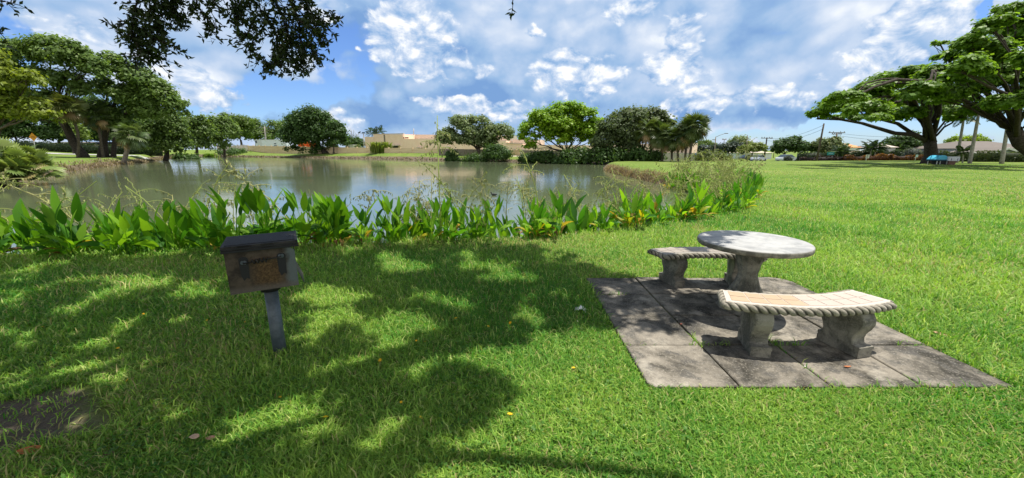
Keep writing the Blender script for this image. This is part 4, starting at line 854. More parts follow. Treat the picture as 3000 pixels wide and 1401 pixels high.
feather_palm((2841, 478), 48, (2868, 330), 2.0, .16, 78, 'pale palm trunk at the left corner of the grey house', rp_, n=12)
feather_palm((2803, 474), 51, (2824, 345), 1.8, .14, 79, 'slim pale palm trunk right of the white cabinet', rp_, n=12)
feather_palm((2820, 477), 50, (2822, 446), 1.3, .07, 80, 'thin young palm right of the white cabinet', rp_, n=10)

# ------------------------------------------------------------------ hedges and shrubs
HD1, HD2 = (.018, .034, .01), (.045, .075, .02)
def pg(px, Y): b = PT(px, 450, Y); return (b[0], Y)
hedge('hedge', [pg(60, 90), pg(300, 90.5), pg(470, 92)], 2.0, 1.6, 'long dark clipped hedge behind the left footpath', 'hedge', HD1, HD2, 81, .22, 26)
hedge('hedge', [pg(2338, 74), pg(2520, 70), pg(2715, 65)], 1.75, 1.5, 'long dark clipped hedge before the houses left of the big trunk', 'hedge', HD1, HD2, 82, .2, 40)
hedge('hedge', [pg(2745, 56), pg(2900, 54), pg(3060, 52)], 1.3, 1.5, 'clipped hedge in front of the grey house at the right edge', 'hedge', (.03, .05, .01), (.075, .095, .022), 83, .18, 45)
hedge('croton_bed', [pg(2478, 64), pg(2600, 62), pg(2705, 60)], .75, 1.3, 'low bed of orange and bronze leaved bushes before the hedge', 'flower bed', (.06, .022, .006), (.20, .09, .012), 84, .2, 60, wavy=.25)
hedge('dark_bed', [pg(2345, 68), pg(2478, 65)], .8, 1.2, 'low dark purple bed left of the orange leaved bushes', 'flower bed', (.02, .012, .01), (.05, .03, .02), 85, .2, 40, wavy=.2)
bush('clipped_shrub', (2666, 470), 62, 23, 33, 'clipped rounded grey shrub left of the massive trunk', 'shrub', (.06, .075, .06), (.13, .15, .13), 86, 2600, .16)
bush('clipped_shrub', (2308, 466), 72, 11, 20, 'small clipped grey shrub under the dark domed tree', 'shrub', (.05, .065, .055), (.10, .12, .105), 87, 1100, .16)
bush('bank_shrub', (1326, 474), 80, 21, 42, 'dark shrub at the foot of the loose grey green tree, left side', 'shrub', DRK1, OAK1, 88, 1500, .3)
bush('bank_shrub', (1455, 476), 76, 42, 46, 'wide dark shrub at the foot of the loose grey green tree, right side', 'shrub', DRK1, OAK1, 89, 2600, .3)
bush('bank_shrub', (1585, 478), 68.5, 52, 34, 'low dark shrub under the left side of the bright tree', 'shrub', DRK1, OAK1, 90, 1800, .3)
bush('bank_shrub', (1700, 480), 63.5, 62, 40, 'low dark shrub under the right side of the bright tree', 'shrub', DRK1, OAK1, 91, 2200, .3)
bush('bank_shrub', (1795, 482), 61, 55, 44, 'dark shrub hanging over the bank below the grey green oak', 'shrub', DRK1, OAK1, 92, 1800, .3)
bush('bank_shrub', (1885, 480), 59, 60, 30, 'low dark shrub among the trunks of oak and palms', 'shrub', DRK1, OAK1, 93, 1500, .3)
bush('bank_shrub', (1648, 480), 65, 34, 30, 'dark tangled shrub at the water below the bright tree trunk', 'shrub', DRK1, OAK1, 98, 1300, .3)
bush('bank_shrub', (1542, 477), 71, 26, 24, 'small dark shrub right of the concrete ramp', 'shrub', DRK1, OAK1, 99, 900, .3)
bush('bank_shrub', (1395, 476), 77, 40, 30, 'dark undergrowth round the trunk of the loose grey green tree', 'shrub', DRK1, OAK1, 100, 1500, .3)
bush('bank_shrub', (1052, 466), 113, 11, 22, 'single small olive shrub on the far bank below the warehouse', 'shrub', GRY1, GRY2, 94, 500, .35)
bush('bank_shrub', (690, 458), 140, 60, 12, 'low dark shrubs along the bank below the picket fence', 'shrub', DRK1, OAK1, 95, 900, .4)
bush('bank_shrub', (2085, 478), 58, 60, 22, 'weedy yellow green bushes at the edge of the far lawn', 'shrub', (.06, .09, .02), (.15, .17, .05), 96, 1500, .22)
bush('bank_shrub', (545, 462), 100, 40, 22, 'dark bushes at the water right of the leaning tree', 'shrub', DRK1, OAK1, 97, 1200, .4)
def reed_clump(px, Y, rx, h, n_, label, c1, c2, seed, wd=.09, lean=.5):
    b = ground_at(px, Y); b[2] = hz(b[0], b[1]); R = rnd(seed); k = pxm(470, Y); a = rx * k; H = h * k; V = []; I = []; Z = []; Cc = []; bb = 0
    for i in range(n_):
        p = np.array([R.uniform(-a, a) * .7, R.uniform(-a, a) * .5, 0]); az_ = R.rand() * 6.28; l = H * R.uniform(.6, 1.1); ln = lean * R.uniform(.2, 1.2) * l
        dx = np.array([math.cos(az_), math.sin(az_), 0]); sd = np.array([-dx[1], dx[0], 0]) * wd * R.uniform(.6, 1.3); 
        pts = [p + dx * ln * t * t + np.array([0, 0, l * (t - .35 * t ** 3)]) for t in (0, .4, .75, 1)]
        V += [pts[0] - sd * .5, pts[0] + sd * .5, pts[1] - sd, pts[1] + sd, pts[2] - sd * .7, pts[2] + sd * .7, pts[3]]
        for f in ((0, 1, 3, 2), (2, 3, 5, 4), (4, 5, 6)): I += [bb + q for q in f]; Z.append(len(f))
        bb += 7; t = R.rand(); Cc += [(np.array(c1) * (1 - t) + np.array(c2) * t) * R.uniform(.8, 1.2)] * 7
    me = np_mesh('reed_clump', np.array(V), Z, I, np.array(Cc)); o = link('reed_clump', me, M['blade'], None, tuple(b)); return tag(o, label, 'reeds')
reed_clump(1118, 106, 36, 46, 420, 'tall yellow green reed clump on the far bank', (.10, .16, .02), (.25, .28, .06), 101, .16)
reed_clump(614, 132, 20, 26, 260, 'bright green reed clump at the far left corner of the pond', (.10, .20, .02), (.2, .28, .04), 102, .2)
# saw palmetto at the left edge
b = ground_at(18, 24.5); b[2] = WZ + .35; e = None
def _org(R, azm, elv):
    r = R.rand() ** .5 * 1.15; a = R.rand() * 6.28; return (r * math.cos(a) * 1.25, r * math.sin(a) * 1.25, R.rand() ** .8 * (2.0 - .9 * r))
me = fronds_mesh('saw_palmetto', 260, lambda R: fan_frond(R, .55, .70, 13, .06, .1, .10), 103, (.10, .16, .03), (.27, .32, .08), emin=-25, emax=88, org=_org, dead=.5, dcol=(.30, .25, .10))
tag(link('saw_palmetto', me, M['palm'], None, tuple(b)), 'big spiky saw palmetto clump at the left edge by the water', 'palmetto')

# ------------------------------------------------------------------ picnic place: paving pad, table, two curved benches
PX0, PX1, PY0, PY1 = .925, 3.40, 2.285, 4.565
m, n = mat('pad_concrete'); co = n.pos()
a = n.noise(co, 2.6, 8, .68, .5); b = n.noise(co, 8.0, 7, .7, .3); f = n.noise(co, 70, 4, .7)
c = n.mix(n.smooth(a, .36, .62), (.04, .037, .03), (.235, .208, .168))
c = n.mix(n.m('MULTIPLY', n.smooth(b, .46, .64), .85), c, (.085, .08, .072))
c = n.mix(n.m('MULTIPLY', n.smooth(n.noise(co, 1.4, 6, .7), .55, .66), .6), c, (.42, .38, .31))
c = n.mix(n.m('MULTIPLY', n.smooth(f, .52, .72), .45), c, (.46, .42, .35))
finish(n, c, .92, .1, n.bump(n.m('ADD', f, b), .35, .01)); M['pad'] = m
mb = MB(); NX, NY = 4, 4; g = .006
for i in range(NX):
    for j in range(NY):
        xa, xb = PX0 + (PX1 - PX0) * i / NX + g, PX0 + (PX1 - PX0) * (i + 1) / NX - g; ya, yb_ = PY0 + (PY1 - PY0) * j / NY + g, PY0 + (PY1 - PY0) * (j + 1) / NY - g
        dz = .006 * math.sin(i * 3.1 + j * 5.7); z = .046 + dz
        if i == NX - 1 and j == NY - 1: pts = [(xa, ya), (xb, ya), (xb, yb_ - .17), (xb - .05, yb_ - .06), (xb - .17, yb_), (xa, yb_)]
        elif i == 0 and j == 0: pts = [(xa + .04, ya), (xb, ya), (xb, yb_), (xa, yb_), (xa, ya + .05)]
        else: pts = [(xa, ya), (xb, ya), (xb, yb_), (xa, yb_)]
        k = len(pts); e_ = .006; cx, cy = sum(p[0] for p in pts) / k, sum(p[1] for p in pts) / k
        inn = [(p[0] + e_ * (1 if p[0] < cx else -1), p[1] + e_ * (1 if p[1] < cy else -1)) for p in pts]
        mb.add([(x, y, -.05) for x, y in pts] + [(x, y, z - e_) for x, y in pts] + [(x, y, z) for x, y in inn],
               [(q, (q + 1) % k, k + (q + 1) % k, k + q) for q in range(k)] + [(k + q, k + (q + 1) % k, 2 * k + (q + 1) % k, 2 * k + q) for q in range(k)] + [tuple(range(2 * k, 3 * k))])
mb.box((PX0 + .02, PY0 + .02, -.06), (PX1 - .1, PY1 - .1, .018))
tag(mb.build('paving_pad', M['pad']), kind='structure')
PZ = .046
def stone(name, c1, c2, c3, sc=5.0):
    m, n = mat(name); co = n.obj(); a = n.noise(co, sc, 8, .68, .4); b = n.noise(co, sc * 2.7, 6, .7); f = n.noise(co, 90, 3, .6)
    c = n.mix(n.smooth(a, .38, .62), c1, c2); c = n.mix(n.m('MULTIPLY', n.smooth(b, .54, .7), .75), c, c3)
    c = n.mix(n.m('MULTIPLY', n.smooth(f, .55, .7), .25), c, (.5, .48, .43))
    if 'rope' in name:
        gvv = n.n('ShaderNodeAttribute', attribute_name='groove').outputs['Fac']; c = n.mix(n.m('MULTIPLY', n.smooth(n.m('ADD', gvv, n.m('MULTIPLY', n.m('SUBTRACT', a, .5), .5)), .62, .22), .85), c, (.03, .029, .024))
    finish(n, c, .88, .15, n.bump(n.m('ADD', f, b), .3, .006)); return m
M['stone'] = stone('mossy_cast_stone', (.10, .096, .08), (.27, .25, .205), (.045, .045, .038))
M['stone_top'] = stone('bleached_stone', (.50, .49, .46), (.68, .67, .63), (.30, .30, .30), 4)
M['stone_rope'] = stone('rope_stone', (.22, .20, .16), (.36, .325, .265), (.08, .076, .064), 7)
TC = (2.335, 3.61)
t = empty('round_table', (TC[0], TC[1], PZ), 'round stone picnic table on a waisted pedestal in the paving pad', 'picnic table')
mb = MB(); h_ = .75 - PZ; R_ = .485
mb.lathe([(R_ - .04, h_ - .058), (R_ - .008, h_ - .052), (R_, h_ - .04), (R_, h_ - .012), (R_ - .006, h_ - .003), (R_ - .03, h_)], 64, True)
m, n = mat('table_top'); co = n.obj(); sp = n.n('ShaderNodeSeparateXYZ'); n.put(sp.inputs[0], co)
a = n.noise(co, 5, 8, .7, .5); b = n.noise(co, 16, 6, .7); top = n.smooth(sp.outputs[2], h_ - .012, h_ - .002)
ctop = n.mix(n.m('MULTIPLY', n.smooth(b, .5, .68), .5), n.mix(n.smooth(a, .36, .6), (.26, .26, .255), (.40, .395, .38)), (.28, .29, .30))
crim = n.mix(n.smooth(b, .4, .65), (.13, .12, .105), (.28, .26, .22))
finish(n, n.mix(top, crim, ctop), .7, .25, n.bump(b, .25, .006)); mb.build('tabletop', m, t)
mb = MB(); mb.lathe([(.245, .0), (.24, .03), (.175, .14), (.115, .26), (.088, .345), (.085, .37), (.09, .39), (.105, .47), (.135, .56), (.175, h_ - .075), (.18, h_ - .0585)], 28, False, flute=.05); mb.build('pedestal', M['stone'], t)
tile_cols = [(.55, .39, .24), (.60, .45, .30), (.60, .50, .42), (.62, .53, .47)]
def bench(cx, cy, rz, label, grout, light, broken=False, seed=1, legang=13.5):
    """curved seat: arc centre is 1.38 m from the inner edge; local frame has the arc centre at the origin and the seat towards -y"""
    R = rnd(seed); e = empty('curved_bench', (cx, cy, PZ), label, 'bench', 'curved stone benches at the picnic table', rz)
    Ri, Ro, half = 1.385, 1.69, math.radians(22.6); zt = .46 - PZ
    ar = lambda r, a: (r * math.sin(a), -r * math.cos(a)); off = (0, 0)
    mb = MB(); N_ = 30; ang = np.linspace(-half, half, N_ + 1)
    vs = []; prof = [(Ri + .02, zt - .055), (Ri + .02, zt - .006), (Ri + .028, zt), (Ro - .028, zt), (Ro - .02, zt - .006), (Ro - .02, zt - .055)]
    for q, a in enumerate(ang):
        for r, z in prof:
            dr = 0
            x, y = ar(r + dr, a); vs.append((x, y, z))
    k = len(prof); fs = [(i * k + j, i * k + (j + 1) % k, (i + 1) * k + (j + 1) % k, (i + 1) * k + j) for i in range(N_) for j in range(k)] + [tuple(range(k))[::-1], tuple(range(N_ * k, N_ * k + k))]
    mb.add(vs, fs); mb.build('seat', grout, e)
    # tiles, two rows
    nt = 9; ts = []
    for row in range(2):
        for i in range(nt):
            r0 = Ri + .045 + (Ro - Ri - .09) * row / 2 + .004; r1 = Ri + .045 + (Ro - Ri - .09) * (row + 1) / 2 - .004
            hh = half - .022; a0 = -hh + 2 * hh * i / nt + .0028; a1 = -hh + 2 * hh * (i + 1) / nt - .0028
            q = ts
            am = (a0 + a1) / 2; b_ = [ar(r0, a0), ar(r0, am), ar(r0, a1), ar(r1, a1), ar(r1, am), ar(r1, a0)]; q.append((b_, i))
    for (lo, hi, mt_) in (light):
        mb = MB()
        for b_, i in ts:
            if lo <= i < hi: mb.prism(b_, zt - .01, zt + .0025)
        mb.build('tiles', mt_, e)
    # twisted rope edging round the seat
    path = []; M_ = 150
    zc = zt - .035
    for a in np.linspace(-half, half, 70): path.append(ar(Ro - .012, a))
    for r in np.linspace(Ro - .03, Ri + .03, 18): path.append(ar(r, half + .004))
    for a in np.linspace(half, -half, 60): path.append(ar(Ri + .012, a))
    for r in np.linspace(Ri + .03, Ro - .03, 18): path.append(ar(r, -half - .004))
    path = np.array(path); seg = np.linalg.norm(np.roll(path, -1, 0) - path, axis=1); cum = np.concatenate([[0], np.cumsum(seg)]); tot = cum[-1]
    cl = np.concatenate([path, path[:1]]); ns = 900; s_ = np.linspace(0, tot, ns, endpoint=False)
    X = np.interp(s_, cum, cl[:, 0]); Y = np.interp(s_, cum, cl[:, 1]); tx = np.roll(X, -1) - np.roll(X, 1); ty = np.roll(Y, -1) - np.roll(Y, 1); l_ = np.hypot(tx, ty); nx, ny = ty / l_, -tx / l_
    nk = 20; tw = 2 * math.pi * round(tot / .125) / tot; vs = []; gv = []
    for i in range(ns):
        chip = 1.0
        if broken:
            ex = X[i] * -1; 
            if X[i] > .40 and Y[i] < -1.36 + 0: chip = .62 + .25 * math.sin(i * 1.7) * math.sin(i * .77)
        for j in range(nk):
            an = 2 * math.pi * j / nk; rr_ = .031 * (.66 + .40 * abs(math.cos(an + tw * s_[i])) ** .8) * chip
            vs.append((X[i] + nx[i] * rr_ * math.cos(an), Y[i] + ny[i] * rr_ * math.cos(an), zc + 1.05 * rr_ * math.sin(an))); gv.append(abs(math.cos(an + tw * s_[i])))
    fs = [(i * nk + j, i * nk + (j + 1) % nk, ((i + 1) % ns) * nk + (j + 1) % nk, ((i + 1) % ns) * nk + j) for i in range(ns) for j in range(nk)]
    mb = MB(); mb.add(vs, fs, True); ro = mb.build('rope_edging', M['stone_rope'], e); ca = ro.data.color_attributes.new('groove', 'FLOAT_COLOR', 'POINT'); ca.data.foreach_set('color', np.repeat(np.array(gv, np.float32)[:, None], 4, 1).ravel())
    # two scroll legs, slabs standing across the seat
    pr = [(-.155, 0), (-.155, .05), (-.15, .058), (-.155, .066), (-.155, .085), (-.125, .092), (-.118, .13), (-.128, .17), (-.155, .215), (-.172, .26), (-.170, .30), (-.15, .335), (-.135, .352)]
    full = pr + [(-x * .97, z) for x, z in pr[::-1]]
    for sgn in (-1, 1):
        aa_ = sgn * math.radians(legang); rc = (Ri + Ro) / 2 + .0; d_ = Vector((math.sin(aa_), -math.cos(aa_), 0)); nn = Vector((d_.y, -d_.x, 0)); cpt = d_ * rc
        vs = []; kk = len(full)
        for (tn, ins) in ((-.064, .008), (-.056, 0), (.056, 0), (.064, .008)):
            for x, z in full:
                xx = x - math.copysign(ins, x); p = cpt + d_ * (-xx) + nn * tn; vs.append((p.x, p.y, z))
        fs = [tuple(range(kk))[::-1], tuple(range(3 * kk, 4 * kk))] + [(L_ * kk + j, L_ * kk + (j + 1) % kk, (L_ + 1) * kk + (j + 1) % kk, (L_ + 1) * kk + j) for L_ in range(3) for j in range(kk)]
        mb = MB(); mb.add(vs, fs); lg = mb.build('leg', M['stone'], e)
        mb = MB(); p0 = cpt + d_ * .16
        Mx = Matrix(((nn.x, d_.x, 0, cpt.x), (nn.y, d_.y, 0, cpt.y), (0, 0, 1, 0), (0, 0, 0, 1)))
        mb.box((-.07, .150, .0015), (.07, .178, .062), Mx); mb.box((-.073, .147, .0635), (.073, .183, .088), Mx); mb.build('foot_moulding', M['stone'], lg)
    return e
def tilem(name, c1, c2):
    m, n = mat(name); co = n.obj(); a = n.noise(co, 4, 5, .6); b = n.noise(co, 25, 4, .6)
    finish(n, n.mix(n.m('MULTIPLY_ADD', b, .4, n.m('MULTIPLY', a, .6)), c1, c2), .55, .3, n.bump(b, .1, .003)); return m
tA = tilem('tan_tile', (.40, .29, .185), (.46, .345, .235)); tB = tilem('pinkish_tile', (.42, .345, .285), (.48, .405, .345)); grout = tilem('pale_grout', (.47, .41, .35), (.53, .47, .41))
bench(2.306, 4.325, 0.0, 'curved bench with clean tan and pink tiles in front of the table', grout, [(0, 4, tA), (4, 9, tB)], seed=3)
tW = tilem('weathered_tile', (.24, .205, .165), (.38, .33, .275))
bench(2.20, 2.82, math.pi - .05, 'weathered curved bench with a chipped end behind the table', tilem('weathered_grout', (.25, .23, .20), (.37, .34, .29)), [(0, 9, tW)], broken=True, seed=5)

# ------------------------------------------------------------------ park grill on its post
gx, gy = -1.855, 2.775
e = empty('park_grill', (gx, gy, 0), 'rusty black park grill on a grey steel post in the shaded grass', 'grill')
mb = MB(); mb.lathe([(.047, -.2), (.047, .57)], 28); mb.build('post', M['steel'], e)
mb = MB(); mb.lathe([(.066, .555), (.066, .60)], 24); mb.build('collar', M['black'], e)
th = math.radians(30.5); A0 = Vector((-1.99 - gx, 2.545 - gy, 0)); ex = Vector((math.cos(th), math.sin(th), 0)); ey = Vector((-math.sin(th), math.cos(th), 0))
GM = Matrix(((ex.x, ey.x, 0, A0.x), (ex.y, ey.y, 0, A0.y), (0, 0, 1, .602), (0, 0, 0, 1)))
m, n = mat('burnt_plate'); co = n.obj()
M['plate'] = m
W_, H_, D_ = .425, .30, .36
# local plate coordinates come from the generated box of the panel
gc = n.n('ShaderNodeTexCoord').outputs['UV']; sp = n.n('ShaderNodeSeparateXYZ'); n.put(sp.inputs[0], gc)
f = n.noise(co, 70, 5, .7); a = n.noise(co, 9, 6, .65)
wob_ = n.m('MULTIPLY', n.m('SUBTRACT', a, .5), .22)
U, Vv = n.m('ADD', sp.outputs[0], wob_), n.m('ADD', sp.outputs[1], wob_)
right = n.smooth(U, .80, .92); low = n.smooth(Vv, .20, .04)
rust = n.m('MULTIPLY', n.m('MULTIPLY', n.smooth(U, .22, .50), n.smooth(U, .90, .66)), n.m('MULTIPLY', n.smooth(Vv, -.02, .25), n.smooth(Vv, .95, .62)))
c = n.mix(n.smooth(a, .35, .65), (.03, .022, .018), (.10, .075, .055))
c = n.mix(rust, c, n.mix(n.smooth(f, .4, .65), (.06, .034, .015), (.15, .088, .038)))
c = n.mix(n.m('MULTIPLY', right, .85), c, n.mix(f, (.09, .11, .115), (.17, .20, .21)))
c = n.mix(n.m('MULTIPLY', low, .7), c, n.mix(f, (.07, .055, .045), (.20, .17, .15)))
finish(n, c, .65, .35, n.bump(f, .15, .003), .25)
# rear panel with a rounded corner, faces the camera
cor = [(0, 0), (W_, 0)] + [(W_ - .045 + .045 * math.cos(t), H_ - .045 + .045 * math.sin(t)) for t in np.linspace(0, math.pi / 2, 7)] + [(0, H_)]
k = len(cor); mb = MB(); mb.add([(x, y, z) for y in (-.006, 0) for x, z in cor], [tuple(range(k)), tuple(range(2 * k - 1, k - 1, -1))] + [(i, k + i, k + (i + 1) % k, (i + 1) % k) for i in range(k)], M=GM)
pl = mb.build('rear_panel', M['plate'], e); uv = pl.data.uv_layers.new(name='UVMap'); vv = [(x / W_, z / H_) for y in (0, 1) for x, z in cor]
for L_ in pl.data.loops: uv.data[L_.index].uv = vv[L_.vertex_index]
def gbox(nm, boxes, mt, par=e):
    q = MB()
    for a_, b_ in boxes: q.box(a_, b_, GM)
    return q.build(nm, mt, par)
M['soot'] = weathered('sooty_iron', (.012, .011, .011), (.05, .045, .042), 14, .7, .25, bump=.3)
gbox('side_panel', [((0, .0005, .001), (.006, D_, H_ - .002))], M['soot'])
gbox('side_panel', [((W_ - .006, .0005, .001), (W_, D_, H_ - .06))], M['soot'])
q = MB(); q.add([(W_ + .0005, .02, .11), (W_ + .0005, .30, .11), (W_ + .035, .30, .0), (W_ + .035, .02, .0)], [(0, 1, 2, 3)], M=GM); q.add([(W_ + .001, .02, .114), (W_ + .001, .30, .114), (W_ + .039, .30, .002), (W_ + .039, .02, .002)], [(3, 2, 1, 0)], M=GM); q.build('flange', M['plate'], e)
gbox('bottom_panel', [((.0065, .0005, 0), (W_ - .0065, D_, .006))], M['soot'])
# two soot slots with brackets and the coiled handle
for x in (.105, .335):
    sl_ = [(x + .028 * math.cos(t), .243 + .022 * math.sin(t)) for t in np.linspace(0, math.pi, 9)] + [(x - .026, .13), (x - .012, .09), (x + .006, .112), (x + .022, .10)]
    q = MB(); k = len(sl_); q.add([(xx, yy, z) for yy in (-.0105, -.0065) for xx, z in sl_], [tuple(range(k)), tuple(range(2 * k - 1, k - 1, -1))] + [(i, k + i, k + (i + 1) % k, (i + 1) % k) for i in range(k)], M=GM); q.build('slot', M['black'], e)
q = MB(); pts = []
for i in range(150):
    t = i / 149; x = .105 + .225 * t; r = .011 if .22 < t < .64 else .0; a_ = t * 60
    pts.append(GM @ Vector((x, -.032 + r * math.cos(a_), .222 + .018 * t + r * 1.25 * math.sin(a_))))
pts = [GM @ Vector((.105, -.008, .222))] + pts + [GM @ Vector((.335, -.008, .243))]
q.tube(pts, .0046, 6); q.build('coil_handle', M['soot'], e)
q = MB()
for x, z in ((.105, .225), (.335, .243)):
    for s_ in (-1, 1): q.add([(x + s_ * .007 + .012 * math.cos(t), -.02 + .012 * 0, z + .014 * math.sin(t)) for t in np.linspace(0, 2 * math.pi, 10, endpoint=False)] + [(x + s_ * .007 + .012 * math.cos(t), -.014, z + .014 * math.sin(t)) for t in np.linspace(0, 2 * math.pi, 10, endpoint=False)], [tuple(range(10)), tuple(range(19, 9, -1))] + [(i, 10 + i, 10 + (i + 1) % 10, (i + 1) % 10) for i in range(10)], M=GM)
q.build('bracket', M['steel'], e)
# thick blackened grate lying on top: frame and bars
g0, g1 = H_ + .002, H_ + .05
gr = gbox('grate_frame', [((-.012, -.02, g0), (W_ + .028, .0, g1)), ((-.012, D_ - .01, g0), (W_ + .028, D_ + .01, g1)), ((-.012, .0005, g0), (.006, D_ - .0105, g1)), ((W_ + .008, .0005, g0), (W_ + .028, D_ - .0105, g1))], M['soot'])
gbox('bar', [((.0065 + .0, .014 + i * .021, g0 + .012), (W_ + .0075, .026 + i * .021, g1 + .004)) for i in range(16)], M['black'], gr)
gbox('lip', [((-.014, -.03, g0 + .004), (W_ + .03, -.0205, g0 + .016)), ((-.014, -.027, g0 + .024), (W_ + .03, -.0205, g0 + .032))], M['black'], gr)

# ------------------------------------------------------------------ shading oak: crown over the camera, hanging twigs in view
ok = empty('oak_tree', (-4.6, .4, 0), 'oak whose dark leafy twigs hang down at the top left', 'tree')
oo = np.array([-4.6, .4, 0]); R = rnd(7)
shade_poly = np.array([(-900, 800), (0, 768), (420, 762), (640, 740), (900, 728), (1250, 722), (1500, 715), (1690, 760), (1760, 800), (1990, 830), (2075, 880), (2010, 960), (1890, 985), (1800, 1010), (1660, 1035), (1560, 1100), (1440, 1200), (1330, 1290), (1180, 1420), (1100, 1700), (-900, 2600)])
lights = [(60, 1010, 75, 55), (30, 905, 90, 30), (1165, 978, 150, 75), (960, 890, 150, 48), (560, 862, 110, 26), (909, 1141, 85, 46), (700, 1280, 170, 36), (1060, 1072, 90, 32), (400, 835, 300, 16), (1500, 820, 120, 22), (1330, 900, 90, 30), (1560, 930, 60, 40), (1850, 950, 60, 30), (1780, 870, 50, 25),
          (1700, 985, 110, 26), (1420, 1060, 100, 40), (1180, 790, 120, 20), (900, 1010, 70, 25), (1300, 1150, 70, 40), (1120, 1250, 60, 40), (100, 1310, 40, 20), (1080, 1350, 90, 30), (480, 1200, 60, 18), (330, 1000, 60, 22), (700, 815, 60, 14)]
def inpoly(px, py, poly):
    a = poly; b = np.roll(poly, -1, 0); r_ = np.zeros(len(px), bool)
    for (x0_, y0_), (x1_, y1_) in zip(a, b):
        c_ = (y0_ > py) != (y1_ > py); xi = px < (x1_ - x0_) * (py - y0_) / (y1_ - y0_ + 1e-9) + x0_; r_ ^= c_ & xi
    return r_
sx, sy = SUN.x / SUN.z, SUN.y / SUN.z
NC = 11000
cl = np.stack([R.uniform(-7, 5.2, NC), R.uniform(-2.5, 7.5, NC), R.uniform(4.1, 7.2, NC)], 1)
shp = np.stack([cl[:, 0] - sx * cl[:, 2], cl[:, 1] - sy * cl[:, 2]], 1)
fwd = shp[:, 1] > .75
pj = proj(np.stack([shp[:, 0], np.maximum(shp[:, 1], .75), np.zeros(NC)], 1))
keep = np.where(fwd, inpoly(pj[:, 0], pj[:, 1], shade_poly), (shp[:, 0] < .6) & (shp[:, 0] > -6.5))
for (x, y, rx, ry) in lights: keep &= ~(fwd & (((pj[:, 0] - x) / rx) ** 2 + ((pj[:, 1] - y) / ry) ** 2 < R.uniform(.35, 1.25, NC)))
def blotch(x, y, sc, seed):
    r_ = rnd(seed); T = r_.rand(64, 64); x, y = (x * sc) % 64, (y * sc) % 64; xi, yi = x.astype(int), y.astype(int); fx, fy = x - xi, y - yi; fx = fx * fx * (3 - 2 * fx); fy = fy * fy * (3 - 2 * fy)
    q = lambda a, b: T[a % 64, b % 64]
    return (q(xi, yi) * (1 - fx) + q(xi + 1, yi) * fx) * (1 - fy) + (q(xi, yi + 1) * (1 - fx) + q(xi + 1, yi + 1) * fx) * fy
nz = .5 * blotch(shp[:, 0] + 50, shp[:, 1] + 50, 1.6, 61) + .5 * blotch(shp[:, 0] + 50, shp[:, 1] + 50, 4.6, 62)
edge = np.clip((pj[:, 0] - 900) / 800, 0, 1) * np.where(pj[:, 1] > 960, 1.0, .1); keep &= (nz > .355 + .15 * edge) | ~fwd
keep &= cl[:, 2] > EYE + .36 * np.maximum(cl[:, 1], 0) + .55
cl = cl[keep]
PV, PC = [], []
OL1, OL2 = (.022, .036, .012), (.05, .075, .02)
def add_leaves(pos, ax, nrm, ln, wd):
    k = len(pos); t = R.rand(k, 1); col = (np.array(OL1) * (1 - t) + np.array(OL2) * t) * R.uniform(.8, 1.2, (k, 1))
    v, cc = leaf_quads(pos, nrm, ax, ln, wd, col); PV.append(v); PC.append(cc)
K_ = 24
p = np.repeat(cl, K_, 0); k = len(p); s_ = np.repeat(R.uniform(.10, .21, (len(cl), 1)), K_, 0)
p = p + unit(R.normal(size=(k, 3))) * R.rand(k, 1) ** .4 * s_ * np.array([1, 1, .6])
add_leaves(p, R.normal(size=(k, 3)), unit(R.normal(size=(k, 3)) * .5 + [0, 0, 1]), R.uniform(.10, .15, k), R.uniform(.05, .075, k))
tw = MB()
def sprig(a, d_, L, nl, r=.004, lv=(.042, .066)):
    """a twig with alternate leaves"""
    d_ = np.array(d_) / np.linalg.norm(d_); pts = [np.array(a)]; step = L / 5
    for i in range(5):
        d_ = d_ + R.normal(size=3) * .16 + np.array([0, 0, -.05]); d_ /= np.linalg.norm(d_); pts.append(pts[-1] + d_ * step)
    tw.tube(pts, list(np.linspace(r, r * .45, 6)), 4, cap=False)
    ts = np.concatenate([R.rand(nl - 3), [.97, 1, 1]]); P_ = np.array([np.array([np.interp(t, np.linspace(0, 1, 6), [q[i] for q in pts]) for i in range(3)]) for t in ts])
    dd = unit(d_ * .5 + unit(R.normal(size=(nl, 3))) * 1.0); ln = R.uniform(lv[0], lv[1], nl)
    add_leaves(P_ + dd * ln[:, None] * .5, dd, unit(R.normal(size=(nl, 3)) + [0, 0, .4]), ln, ln * R.uniform(.36, .46, nl)); return pts
def hang(poly_px, n_s, Y, Ls=(.07, .17), nl=(7, 13), dens=None):
    """main hanging branches follow the given courses; side sprigs leave them all along"""
    for course, cnt in zip(poly_px, n_s):
        P_ = [PT(x, y, Y + dy) for x, y, dy in course]; 
        fine = []
        for a, b in zip(P_[:-1], P_[1:]): fine += [a + (b - a) * t + R.normal(size=3) * .008 for t in (0, .25, .5, .75)]
        fine.append(P_[-1]); tw.tube(fine, list(np.linspace(.009, .003, len(fine))), 5, cap=False)
        for i in range(cnt):
            q = R.rand() * (len(fine) - 1); j = int(q); s0 = fine[j] + (fine[min(j + 1, len(fine) - 1)] - fine[j]) * (q - j)
            main = unit(fine[min(j + 1, len(fine) - 1)] - fine[max(j - 1, 0)])
            dr = main * .55 + unit(R.normal(size=3)) * .9 + np.array([0, 0, -.25]); sprig(s0, dr, R.uniform(*Ls), R.randint(*nl))
        sprig(fine[-1], unit(fine[-1] - fine[-2]), .12, 9)
